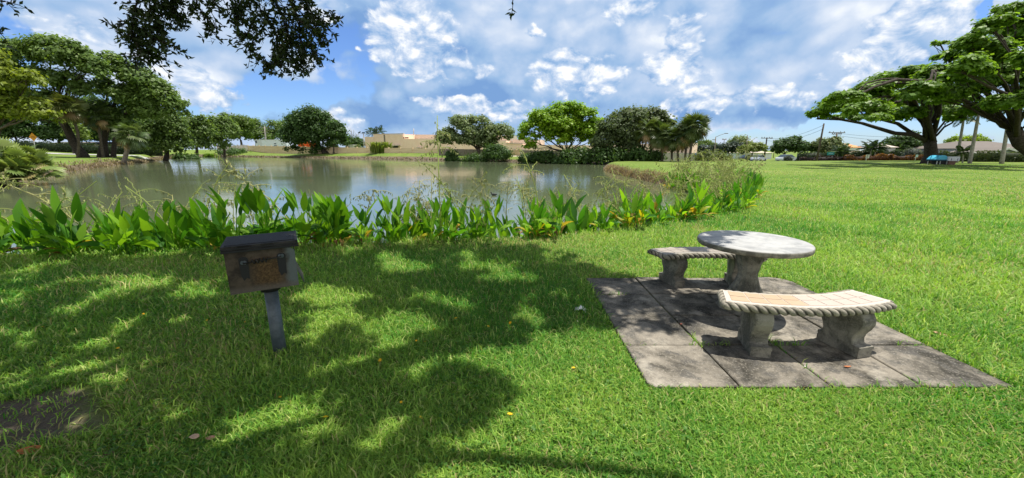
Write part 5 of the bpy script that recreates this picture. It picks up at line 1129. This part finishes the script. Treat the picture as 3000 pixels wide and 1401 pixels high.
hang([[(420, -60, 0), (400, 20, 0), (385, 60, .05), (425, 110, .1), (440, 150, .1), (462, 180, .1)], [(560, -70, .2), (520, -10, .2), (470, 50, .1), (440, 95, .1), (445, 125, 0)], [(480, -60, .1), (500, 10, .15), (525, 45, .2), (512, 60, .2)],
      [(400, 60, 0), (385, 90, 0), (395, 125, 0), (410, 160, 0), (408, 170, 0)], [(600, -60, .3), (570, -5, .2), (585, 25, .1), (598, 55, .1), (615, 85, .1)], [(450, -60, -.1), (455, 0, 0), (440, 35, 0)], [(430, 118, .1), (470, 118, 0), (498, 132, 0)],
      [(345, 66, .1), (375, 62, .1), (392, 52, .1)], [(395, 95, 0), (375, 100, 0), (362, 105, 0)]], [52, 58, 24, 26, 30, 20, 14, 2, 9], 3.7)
hang([[(760, -70, 0), (740, -5, 0), (770, 45, .1), (800, 85, .1), (830, 130, .1), (850, 165, .1), (884, 195, .1)], [(860, -70, .2), (850, -10, .2), (865, 40, .2), (880, 90, .2), (880, 140, .1), (890, 185, .1)], [(900, -60, .3), (905, 0, .3), (900, 40, .3), (930, 55, .3), (968, 47, .3)],
      [(700, -40, 0), (705, 20, 0), (695, 35, 0)], [(760, 40, 0), (725, 90, -.1), (705, 105, -.1)], [(780, 70, .1), (745, 120, .1), (735, 140, .1), (765, 170, .1), (780, 180, .1)], [(870, 60, .1), (920, 90, .1), (940, 115, .1)], [(800, -60, .2), (810, 10, .2), (830, 60, .2), (850, 110, .2), (815, 140, .2)],
      [(890, 120, .1), (915, 140, .1), (922, 155, .1)], [(935, 58, .2), (950, 75, .2)], [(715, 45, 0), (690, 50, 0), (695, 72, 0)], [(820, 140, .1), (815, 175, .1), (818, 190, .1)]], [66, 66, 42, 22, 18, 26, 24, 64, 14, 7, 6, 14], 3.9)
hang([[(-60, 60, 0), (-15, 85, 0), (8, 105, 0)], [(-40, -20, 0), (0, 0, 0), (22, 6, 0)], [(640, -40, .1), (625, 5, .1), (640, 20, .1)], [(1500, -30, 0), (1503, -4, 0)]], [8, 5, 8, 1], 3.6)
for cr in ([(700, -30), (628, 15), (618, 35), (630, 55), (635, 85), (629, 102)], [(645, -20), (660, 12), (672, 30)], [(700, 50), (692, 60), (697, 75), (690, 76)]):
    pts = [PT(x, y, 3.8) for x, y in cr]; tw.tube(pts, .0035, 4, cap=False)
V = np.concatenate(PV) - oo; Cc = np.concatenate(PC); nq = len(V) // 4
link('crown', np_mesh('crown', V, np.full(nq, 4), np.arange(4 * nq), Cc), M['oakleaf'], ok)
tr = MB(); tr.tube([(0, 0, -.3), (0, 0, .2), (.1, .1, 1.5), (.25, .15, 3.0)], [.62, .45, .36, .33], 14)
F0 = np.array([.25, .15, 2.9])
for x, y, z in ((3.2, 3.0, 4.9), (3.6, 1.2, 5.4), (5.6, 2.4, 5.6), (7.2, 1.6, 6.0), (1.2, 3.6, 4.8), (-1.5, 2, 5.5), (1.5, -2, 5.5), (4.4, 3.9, 5.0), (6.4, 3.6, 5.8)):
    p = limb_curve(F0, (x, y, z), .12, R, 7); tr.tube(p, list(np.linspace(.16, .03, 8)), 8)
tr.build('trunk', M['bark'], ok)
for v in tw.V: v -= Vector(oo)
tw.build('twigs', M['bark_dark'], ok)

# ------------------------------------------------------------------ broad leaved water plants along the near shore
def broad_leaf(R, base, azm, pet, lean, ln, wd, droop):
    """petiole then a lance shaped blade with folded midrib -> verts, faces"""
    dx = np.array([math.cos(azm), math.sin(azm), 0]); sd = np.array([-dx[1], dx[0], 0]); up = np.array([0, 0, 1.0])
    V = []; F = []
    pts = [base + up * pet * t * math.cos(lean * t) + dx * pet * math.sin(lean) * t * t for t in (0, .5, 1.0)]
    w_ = .009
    for i in range(2):
        b = len(V); V += [pts[i] - sd * w_, pts[i] + sd * w_, pts[i + 1] + sd * w_ * .8, pts[i + 1] - sd * w_ * .8]; F.append([b, b + 1, b + 2, b + 3])
    a0 = lean + .15; p = pts[-1].copy(); b = len(V); prof = (.30, .78, 1.0, .93, .70, .40, 0.0); st = ln / 6
    fold = R.uniform(.12, .4); roll = R.normal() * .5
    for i, q in enumerate(prof):
        an = a0 + droop * (i / 6) ** 1.5; d_ = up * math.cos(an) + dx * math.sin(an); nn = up * math.sin(an) * 1.0 - dx * math.cos(an)
        s2 = sd * math.cos(roll) + nn * math.sin(roll); n2 = nn * math.cos(roll) - sd * math.sin(roll)
        if i: p = p + d_ * st
        if q > 0:
            wv = 1 + .05 * R.normal(); V += [p - s2 * wd * q * .5 * wv + n2 * wd * q * fold * .5, p, p + s2 * wd * q * .5 * wv + n2 * wd * q * fold * .5]
        else: V += [p]
    for i in range(5):
        o = b + i * 3; F += [[o, o + 1, o + 4, o + 3], [o + 1, o + 2, o + 5, o + 4]]
    o = b + 15; F += [[o, o + 1, o + 3], [o + 1, o + 2, o + 3]]
    return V, F
def pack(parts, name):
    V = []; Z = []; I = []; Cc = []; b = 0
    for v, f, c_ in parts:
        V += [np.array(q) for q in v]; Z += [len(x) for x in f]; I += [b + q for x in f for q in x]; b += len(v); Cc += [c_] * len(v)
    return np_mesh(name, np.array(V), Z, I, np.array(Cc), True)
R = rnd(21)
LG = [(.045, .15, .014), (.075, .21, .016), (.12, .28, .018), (.19, .36, .024)]
def leaves_mesh(seed, tall=1.0, yellow=False, bright=1.0):
    R = rnd(seed); parts = []
    for i in range(R.randint(15, 20)):
        hi = i < 8
        v, f = broad_leaf(R, np.array([R.normal() * .09, R.normal() * .09, -.05]), R.rand() * 6.28, (R.uniform(.45, .95) if hi else R.uniform(.2, .5)) * tall, R.uniform(.05, .35) if hi else R.uniform(.3, .8), R.uniform(.34, .58) * (1 if hi else .9), R.uniform(.105, .18), R.uniform(.0, .5) if hi else R.uniform(.4, 1.4))
        c_ = np.array(LG[R.randint(0, 4)]) * R.uniform(.8, 1.2) * bright
        if yellow and R.rand() < (.30 if not hi else .07): c_ = np.array([(.42, .36, .02), (.34, .36, .03), (.46, .28, .03)][R.randint(0, 3)])
        parts.append((v, f, c_))
    return pack(parts, 'leaves')
def dry_mesh(seed, k=5):
    R = rnd(seed); parts = []
    for i in range(k):
        v, f = broad_leaf(R, np.array([R.normal() * .12, R.normal() * .12, 0]), R.rand() * 6.28, R.uniform(.1, .35), R.uniform(.6, 1.3), R.uniform(.25, .42), R.uniform(.06, .12), R.uniform(.5, 1.6))
        parts.append((v, f, np.array([(.16, .085, .035), (.34, .20, .06), (.45, .32, .05), (.09, .055, .03)][R.randint(0, 4)])))
    return pack(parts, 'dry_leaves')
def stalk_mesh(seed, H):
    """slender arching stem that ends in a loose zigzag spray with hanging seed bracts"""
    R = rnd(seed); mb = MB(); V = []; F = []; cols = []
    a = R.rand() * 6.28; ln = R.uniform(.08, .45); dx = np.array([math.cos(a), math.sin(a), 0])
    f = lambda t: dx * ln * H * t ** 2.2 + np.array([0, 0, H * (t - .12 * t ** 3)])
    mb.tube([f(t) for t in np.linspace(0, 1, 7)], list(np.linspace(.0105, .006, 7)), 4, cap=False)
    br = []
    for k in range(R.randint(8, 13)):
        t = R.uniform(.5, 1.0); p = f(t); d_ = unit(R.normal(size=3) * np.array([1, 1, .5]) + np.array([0, 0, .45])); s = np.array(p); pts = [s]
        sg = 1; sd = unit(np.cross(d_, [0, 0, 1.0]))
        for q in range(R.randint(4, 7)):
            d_ = unit(d_ + np.array([0, 0, -.16])); s = s + d_ * R.uniform(.035, .075) * H * .55 + sd * sg * .018; sg = -sg; pts.append(s)
        mb.tube(pts, .0042, 3, cap=False); br.append(pts)
    nst = len(mb.F)
    c1 = np.array([(.42, .48, .12), (.34, .42, .10), (.50, .48, .2)][R.randint(0, 3)])
    VV = [tuple(v) for v in mb.V]; FF = [list(x) for x in mb.F]; col = [c1] * len(VV)
    for pts in br:
        for p in pts[1:]:
            for q in range(2):
                b = len(VV); l_ = R.uniform(.035, .065); w_ = .010; x = p + R.normal(size=3) * .006; d2 = R.normal(size=3) * .012
                VV += [tuple(x), tuple(x + [w_, 0, -l_ * .5] + d2), tuple(x + [0, 0, -l_] + d2), tuple(x + [-w_, 0, -l_ * .5] + d2)]; FF.append([b, b + 1, b + 2, b + 3])
                col += [np.array([(.42, .40, .20), (.16, .17, .09), (.44, .46, .18), (.30, .27, .14)][R.randint(0, 4)])] * 4
    return np_mesh('flower_stalk', np.array(VV), [len(x) for x in FF], [q for x in FF for q in x], np.array(col))
protoG = [leaves_mesh(200 + k, R.uniform(.9, 1.15)) for k in range(8)]; protoY = [leaves_mesh(230 + k, R.uniform(.8, 1.0), True, 1.15) for k in range(7)]
protoT = [leaves_mesh(250 + k, 1.45) for k in range(2)]; protoD = [dry_mesh(260 + k, 5 + k) for k in range(4)]; protoS = [stalk_mesh(270 + k, R.uniform(1.55, 2.3)) for k in range(14)]
for q in protoG + protoY + protoT + protoD: q.materials.append(M['flag'])
for q in protoS: q.materials.append(M['stalk'])
# walk along the near waterline
near_line = np.array([G(x, y, 0)[:2] + np.array([0, .4]) for x, y in _near] + [G(x, y, WZ)[:2] for x, y in _rest[:4]])
seg = np.linalg.norm(np.diff(near_line, axis=0), axis=1); cum = np.concatenate([[0], np.cumsum(seg)])
def along(s): return np.array([np.interp(s, cum, near_line[:, 0]), np.interp(s, cum, near_line[:, 1])])
lab = {'sh': ('broad leaved water plant in the dark shaded stretch of the near bank', 'shaded broad leaved plants along the near bank'),
       'mid': ('bright green broad leaved water plant on the sunny middle of the near bank', 'sunny broad leaved plants along the near bank'),
       'yel': ('broad leaved water plant with yellowing leaves toward the right end of the bank', 'yellowing broad leaved plants at the right end of the bank')}
s = .0; cnt = 0
while s < cum[-1] - .1:
    c0 = along(s); tan = unit(along(min(s + .2, cum[-1])) - along(max(s - .2, 0))); nrm = np.array([-tan[1], tan[0]])
    if abs(c0[0]) < 1.75 * c0[1] + 1.5:
        for row, off in enumerate((-.30, .20, .66)):
            if row == 2 and R.rand() < .3: continue
            q = c0 + nrm * (off + R.normal() * .1) + tan * R.normal() * .12
            pxy = proj([q[0], q[1], 0]); z = hz(q[0], q[1])
            zone = 'sh' if pxy[0] < 1020 else ('mid' if pxy[0] < 1560 else 'yel')
            if row == 0 and R.rand() < .25 and zone != 'sh': continue
            tall = R.rand() < .03 and row == 1
            lm = protoT[R.randint(0, 2)] if tall else (protoY[R.randint(0, 7)] if zone == 'yel' or (zone == 'mid' and R.rand() < .4) else protoG[R.randint(0, 8)])
            sc = {'sh': 1.08, 'mid': .96, 'yel': .97}[zone] * R.uniform(.66, 1.16) * (1.0 if row else .72)
            lb, gp = lab[zone]
            e = empty('water_plant', (q[0], q[1], max(z, WZ - .12)), lb, 'water plant', gp, R.rand() * 6.28); e.scale = (sc, sc, sc)
            link('leaves', lm, None, e)
            if row <= 1 and R.rand() < (.55 if zone == 'yel' else .25): link('dry_leaves', protoD[R.randint(0, 4)], None, e)
            ps_ = {0: .08, 1: .60, 2: 1.0}[row] * (1.25 if zone == 'yel' else 1.0)
            if R.rand() < ps_:
                st = link('flower_stalk', protoS[R.randint(0, 14)], None, e); st.rotation_euler = (0, 0, R.rand() * 6.28); k_ = R.uniform(.8, 1.12) / sc; st.scale = (k_, k_, k_)
            cnt += 1
    s += R.uniform(.24, .30)
print('water plants', cnt)

# ------------------------------------------------------------------ grass
def blades(name, X, Y, h, w_, lean, c, seed, zoff=0.0):
    R = rnd(seed); k = len(X); Z = height(X, Y) + zoff
    az_ = R.rand(k) * 2 * math.pi; fx, fy = np.cos(az_), np.sin(az_); tw_ = az_ + math.pi / 2 + R.normal(0, .5, k); sx_, sy_ = np.cos(tw_), np.sin(tw_)
    ln = h * np.sin(lean); up = h * np.cos(lean)
    P0 = np.stack([X, Y, Z - .005], 1); fw = np.stack([fx, fy, np.zeros(k)], 1); sd = np.stack([sx_, sy_, np.zeros(k)], 1); uz = np.array([0, 0, 1.0])
    mid = P0 + fw * (ln * .32)[:, None] + uz * (up * .66)[:, None]; tip = P0 + fw * (ln * 1.1)[:, None] + uz * (up * R.uniform(.75, 1.05, k))[:, None]
    hw = (w_ * .5)[:, None]
    V = np.stack([P0 - sd * hw * .7, P0 + sd * hw * .7, mid + sd * hw, mid - sd * hw, tip], 1).reshape(-1, 3)
    b = np.arange(k)[:, None] * 5; idx = (b + np.array([0, 1, 2, 3, 3, 2, 4])).ravel(); sizes = np.tile([4, 3], k)
    return np_mesh(name, V, sizes, idx, np.repeat(c, 5, 0), False)
R = rnd(77)
def vnoise(X, Y, sc, seed):
    r_ = rnd(seed); T = r_.rand(64, 64); x, y = X * sc % 64, Y * sc % 64; xi, yi = x.astype(int), y.astype(int); fx, fy = x - xi, y - yi; fx = fx * fx * (3 - 2 * fx); fy = fy * fy * (3 - 2 * fy)
    q = lambda a, b: T[a % 64, b % 64]
    return (q(xi, yi) * (1 - fx) + q(xi + 1, yi) * fx) * (1 - fy) + (q(xi, yi + 1) * (1 - fx) + q(xi + 1, yi + 1) * fx) * fy
def scatter(n_, y0, y1, power):
    """points over the visible lawn, thinning out with distance"""
    u_ = R.rand(n_)
    if abs(power - 1) < 1e-6: y = y0 * (y1 / y0) ** u_
    else: q = 1 - power; y = (y0 ** q + u_ * (y1 ** q - y0 ** q)) ** (1 / q)
    x = (R.rand(n_) * 2 - 1) * (1.52 * y + 2.4); return x, y
X, Y = scatter(1080000, .7, 46, 1.42)
D = pond_d(X, Y); ok_ = D > .12
ok_ &= ~((X > PX0 + .005) & (X < PX1 - .0) & (Y > PY0 + .005) & (Y < PY1 - .0) & ~((X > PX1 - .16) & (Y > PY1 - .16) & (X + Y > PX1 + PY1 - .16)))
dd = np.hypot(X + 3.12, (Y - 1.80) * 1.35) + (vnoise(X, Y, 3.0, 3) - .5) * .6; ok_ &= (dd > .60) | (R.rand(len(X)) < .06)
thin = vnoise(X, Y, 2.3, 9); ok_ &= (thin > .16) | (R.rand(len(X)) < .5)
jx = np.concatenate([np.full(260, PX0 + (PX1 - PX0) * q / 4) for q in (1, 2, 3)] + [R.uniform(PX0, PX1, 260) for q in (1, 2, 3)]); jy = np.concatenate([R.uniform(PY0, PY1, 260) for q in (1, 2, 3)] + [np.full(260, PY0 + (PY1 - PY0) * q / 4) for q in (1, 2, 3)])
jk = vnoise(jx, jy, 3.1, 17) > .66; X, Y = np.concatenate([X[ok_], jx[jk]]), np.concatenate([Y[ok_], jy[jk]]); k = len(X); dist = np.hypot(X, Y); sc = np.maximum(1, dist / 3.0) ** np.where(dist > 9, .52, .60)
patch = vnoise(X, Y, .55, 1) * .6 + vnoise(X, Y, 1.9, 2) * .4; tall = vnoise(X, Y, 1.2, 5)
h_ = R.uniform(.03, .082, k) * (.7 + .7 * tall) * np.minimum(sc, 1.9); h_ *= np.clip(1.15 - dist / 60, .5, 1); h_ = np.where((R.rand(k) < .03) & (dist < 9), h_ * 1.6, h_)
edge_d = np.minimum.reduce([np.abs(X - PX0), np.abs(Y - PY0), np.abs(X - PX1), np.abs(Y - PY1)]); nearpad = (X > PX0 - .15) & (X < PX1 + .15) & (Y > PY0 - .15) & (Y < PY1 + .15)
h_ = np.where(nearpad & (Y < PY0), np.minimum(h_, .062), h_)
w_ = R.uniform(.004, .0076, k) * sc
t = np.clip(R.normal(.42, .24, k) + (patch - .5) * 1.1 + np.where(Y > 7, .13 * np.sin(1.5 * np.hypot(X - 4, Y - 2) + 2 * vnoise(X, Y, .15, 44)), 0), 0, 1)[:, None]
col = np.array((.06, .235, .022)) * (1 - t) + np.array((.345, .50, .08)) * t
dry = (R.rand(k) < .03 + .17 * np.clip((vnoise(X, Y, .8, 12) - .55) * 3, 0, 1) + .25 * np.clip((vnoise(X, Y, .22, 14) - .6) * 4, 0, 1) * (Y > 6)) ; col = np.where(dry[:, None], np.array((.42, .36, .16)), col); pale = R.rand(k) < .09; col = np.where(pale[:, None], np.array((.47, .54, .17)), col); col *= R.uniform(.75, 1.25, (k, 1))
gr_ = link('grass', blades('grass', X, Y, h_, w_, R.uniform(.35, 1.25, k), col, 78), M['blade']); tag(gr_, 'short green lawn grass', 'grass', kind='stuff')
# low clover leaves mixed into the shaded lawn
X, Y = scatter(42000, .95, 6.5, .9); ok_ = (pond_d(X, Y) > .2) & ~((X > PX0 - .02) & (X < PX1 + .02) & (Y > PY0 - .02) & (Y < PY1 + .02)) & (vnoise(X, Y, 1.1, 31) > .52) & (np.hypot(X + 3.12, (Y - 1.80) * 1.35) > .9)
X, Y = X[ok_], Y[ok_]; k = len(X); p = np.stack([X, Y, height(X, Y) + R.uniform(.015, .05, k)], 1)
t = R.rand(k, 1); s_ = R.uniform(.014, .026, k); v, cc = leaf_quads(p, unit(R.normal(size=(k, 3)) * .4 + [0, 0, 1]), R.normal(size=(k, 3)), s_, s_ * .9, np.array((.05, .15, .016)) * (1 - t) + np.array((.11, .23, .03)) * t)
o = link('clover', np_mesh('clover', v, np.full(k, 4), np.arange(4 * k), cc), M['blade']); tag(o, 'low round leaved clover in the lawn', 'clover', kind='stuff')
# dry matted sedge hanging over the pond banks
def fringe(name, pts, per_m, h0, h1, w0, c1, c2, seed, label, spread=.5):
    R = rnd(seed); pts = np.array(pts); seg = np.linalg.norm(np.diff(pts, axis=0), axis=1); cum = np.concatenate([[0], np.cumsum(seg)]); k = int(cum[-1] * per_m); s_ = R.rand(k) * cum[-1]
    x = np.interp(s_, cum, pts[:, 0]) + R.normal(0, spread, k); y = np.interp(s_, cum, pts[:, 1]) + R.normal(0, spread, k); kd = pond_d(x, y) > -.15; x, y = x[kd], y[kd]; k = len(x); sc = np.maximum(1, np.hypot(x, y) / 20) ** .5
    t = R.rand(k, 1); o = link(name, blades(name, x, y, R.uniform(h0, h1, k) * sc, R.uniform(.6, 1.3, k) * w0 * sc, R.uniform(.3, 1.5, k), (np.array(c1) * (1 - t) + np.array(c2) * t) * R.uniform(.6, 1.3, (k, 1)), seed), M['blade']); return tag(o, label, 'dry grass', kind='stuff')
fringe('dry_sedge', [G(x, y, WZ)[:2] + np.array([.15, 0]) for x, y in [(2175, 597), (2110, 572), (2043, 558), (1984, 551), (1919, 536), (1850, 520), (1789, 506), (1772, 498)]], 420, .10, .34, .016, (.14, .10, .055), (.38, .29, .17), 91, 'dry brown sedge along the right pond bank', .22)
fringe('dry_sedge', [G(x, y, WZ)[:2] for x, y in [(598, 458.6), (520, 461), (462, 470), (391, 479), (320, 487), (245, 498), (122, 515), (60, 530)]], 60, .10, .30, .04, (.10, .075, .045), (.33, .26, .16), 92, 'dry brown sedge along the left pond bank', .5)
fringe('dry_sedge', [G(x, y, WZ)[:2] + np.array([0, 1]) for x, y in [(1750, 482), (1500, 475), (1350, 471.6), (1150, 467.5), (1020, 465), (840, 462), (650, 459)]], 22, .06, .2, .09, (.07, .055, .04), (.27, .22, .15), 93, 'dry brown tangle along the far pond bank', .8)

# ------------------------------------------------------------------ small things in the grass
yf = plain('flower_yellow', (.85, .48, .01), .6, var=.1); R = rnd(55)
def flower_mesh(r):
    mb = MB(); n_ = 9
    for i in range(n_):
        a = 2 * math.pi * i / n_; d_ = np.array([math.cos(a), math.sin(a), 0]); s_ = np.array([-d_[1], d_[0], 0]); mb.add([d_ * r * .15, d_ * r * .65 + s_ * r * .26 + [0, 0, r * .22], d_ * r + [0, 0, r * .16], d_ * r * .65 - s_ * r * .26 + [0, 0, r * .22]], [(0, 1, 2, 3)])
    mb.lathe([(r * .34, 0), (r * .30, r * .16), (r * .12, r * .24)], 8); return mb
ftag = 'yellow flowers dotted in the lawn'
fl_px = [(1680, 1075, 'yellow flower alone in the sunny grass left of the paving pad'), (1495, 945, 'bright yellow flower in the dappled grass between grill and table'), (1494, 1240, 'yellow flower on a tall stem in the sunny foreground grass'), (954, 1222, 'yellow flower in the dark grass low in the foreground'), (1114, 1056, 'orange yellow flower lowest in the bright patch right of the grill post'), (1335, 932, 'yellow flower above the dappled patch right of the grill'), (1431, 955, 'orange flower just left of the bright yellow one')]
dim = [(472, 948), (390, 957), (345, 1020), (421, 923), (606, 938), (718, 942), (374, 1117), (820, 1160), (1297, 935), (1272, 967), (1245, 1000), (1220, 1002), (1380, 1166), (1233, 1224), (1175, 1177), (124, 960)]
fm = None
for i, q in enumerate(fl_px + [(x, y, 'small orange yellow flower in the shaded grass') for x, y in dim]):
    p = G(q[0], q[1], .06); hgt = R.uniform(.05, .075) if i != 2 else .12; e = empty('yellow_flower', (p[0], p[1], 0), q[2], 'flower', ftag, R.rand() * 6)
    if fm is None:
        mb = flower_mesh(.0135); o = mb.build('bloom', yf, e); fm = o.data; mb = MB(); mb.tube([(0, 0, -1), (.03, 0, -.5), (0, 0, 0)], .0016, 5); s0 = mb.build('stem', plain('flower_stem', (.06, .14, .02), .6), e); sm_ = s0.data
    else: o = link('bloom', fm, None, e); s0 = link('stem', sm_, None, e)
    o.location = (0, 0, hgt); o.rotation_euler = (R.normal() * .3 + .35, R.normal() * .3, 0); s0.location = (0, 0, hgt); s0.scale = (1, 1, hgt); sc_ = R.uniform(.8, 1.15) * (1.15 if i < 7 else .85); o.scale = (sc_, sc_, sc_)
def dead_leaf(p, L, W, rz, c, label, tilt=.2, z=None):
    R = rnd(int(p[0] * 1000) % 9999); mb = MB(); n_ = 8; vs = []
    for i in range(n_ + 1):
        t = i / n_; wv = W * .5 * math.sin(math.pi * min(.98, max(.03, t))) ** .7; zc = .25 * L * (t - .5) ** 2
        for s_ in (-1, 0, 1): vs.append(((t - .5) * L, s_ * wv, zc + abs(s_) * W * .22))
    mb.add(vs, [(i * 3 + j, i * 3 + j + 1, i * 3 + j + 4, i * 3 + j + 3) for i in range(n_) for j in (0, 1)], True)
    o = mb.build('fallen_leaf', plain('fallen_leaf', c, .7, var=.35, scale=30), None, (p[0], p[1], p[2]), rz); o.rotation_euler = (tilt, tilt * .5, rz); m_ = o.modifiers.new('thick', 'SOLIDIFY'); m_.thickness = .0012
    tag(o, label, 'fallen leaf')
dead_leaf(G(2482, 1075, PZ + .004), .06, .016, .1, (.40, .14, .05), 'curled red brown leaf on the pad in front of the bench', .1)
dead_leaf(G(1995, 950, PZ + .004), .03, .012, .5, (.28, .08, .05), 'tiny reddish leaf on the dappled part of the pad', .1)
dead_leaf(G(2358, 1074, PZ + .003), .016, .010, .5, (.7, .68, .6), 'tiny pale fleck on the pad near the bench foot', .1)
dead_leaf(G(2752, 980, .045), .085, .04, -.5, (.52, .30, .20), 'pinkish brown leaf in the grass right of the pad', .3)
dead_leaf(G(568, 1280, .05), .06, .028, 1.2, (.55, .36, .25), 'tan leaf standing in the bright foreground patch', .9)
dead_leaf(G(618, 1284, .04), .05, .025, .6, (.45, .25, .17), 'smaller brown leaf right of the tan leaf in the foreground patch', .4)
dead_leaf(G(90, 1322, .04), .10, .05, .5, (.62, .20, .08), 'orange red leaf at the edge of the bare soil', .3)
dead_leaf(G(1691, 942, .05), .03, .022, 1.4, (.66, .58, .38), 'pale cream leaf beside the crumpled paper', .8)
dead_leaf(G(310, 1330, .03), .09, .03, .1, (.14, .08, .05), 'dark brown leaf in the shaded foreground grass', .2)
# crumpled white paper
p = G(1700, 905, .035); V = []; R = rnd(8); mb = MB(); nx_, ny_ = 12, 7
for i in range(nx_):
    for j in range(ny_):
        u_, v_ = i / (nx_ - 1) - .5, j / (ny_ - 1) - .5; mb.V.append(Vector((u_ * .115, v_ * .06 + .012 * math.sin(u_ * 9), .028 * math.cos(u_ * 5.5) * math.cos(v_ * 2.6) + .010 * math.sin(u_ * 24 + v_ * 7) + R.normal() * .0035)))
mb.F = [[i * ny_ + j, (i + 1) * ny_ + j, (i + 1) * ny_ + j + 1, i * ny_ + j + 1] for i in range(nx_ - 1) for j in range(ny_ - 1)]; mb.sm = [False] * len(mb.F)
o = mb.build('crumpled_paper', plain('paper_white', (.78, .78, .76), .7, var=.05), None, (p[0], p[1], .035), -.25); m_ = o.modifiers.new('thick', 'SOLIDIFY'); m_.thickness = .002; tag(o, 'crumpled white paper in the shaded grass left of the pad', 'litter')
# small dark waterbird on the pond
b = G(1447, 573, WZ); e = empty('waterbird', (b[0], b[1], WZ), 'small dark waterbird swimming on the middle of the pond', 'bird', None, math.pi)
mb = MB(); mb.tube([(-.17, 0, .075), (-.13, 0, .06), (-.05, 0, .05), (.06, 0, .05), (.105, 0, .075), (.125, 0, .125), (.135, 0, .155), (.155, 0, .162), (.175, 0, .158)], [.008, .035, .062, .06, .042, .026, .028, .024, .010], 12); mb.build('body', plain('bird_dark', (.018, .022, .02), .5), e)
mb = MB(); mb.tube([(.17, 0, .158), (.205, 0, .150)], [.010, .003], 8); mb.build('beak', plain('bird_beak', (.3, .08, .03), .5), e)
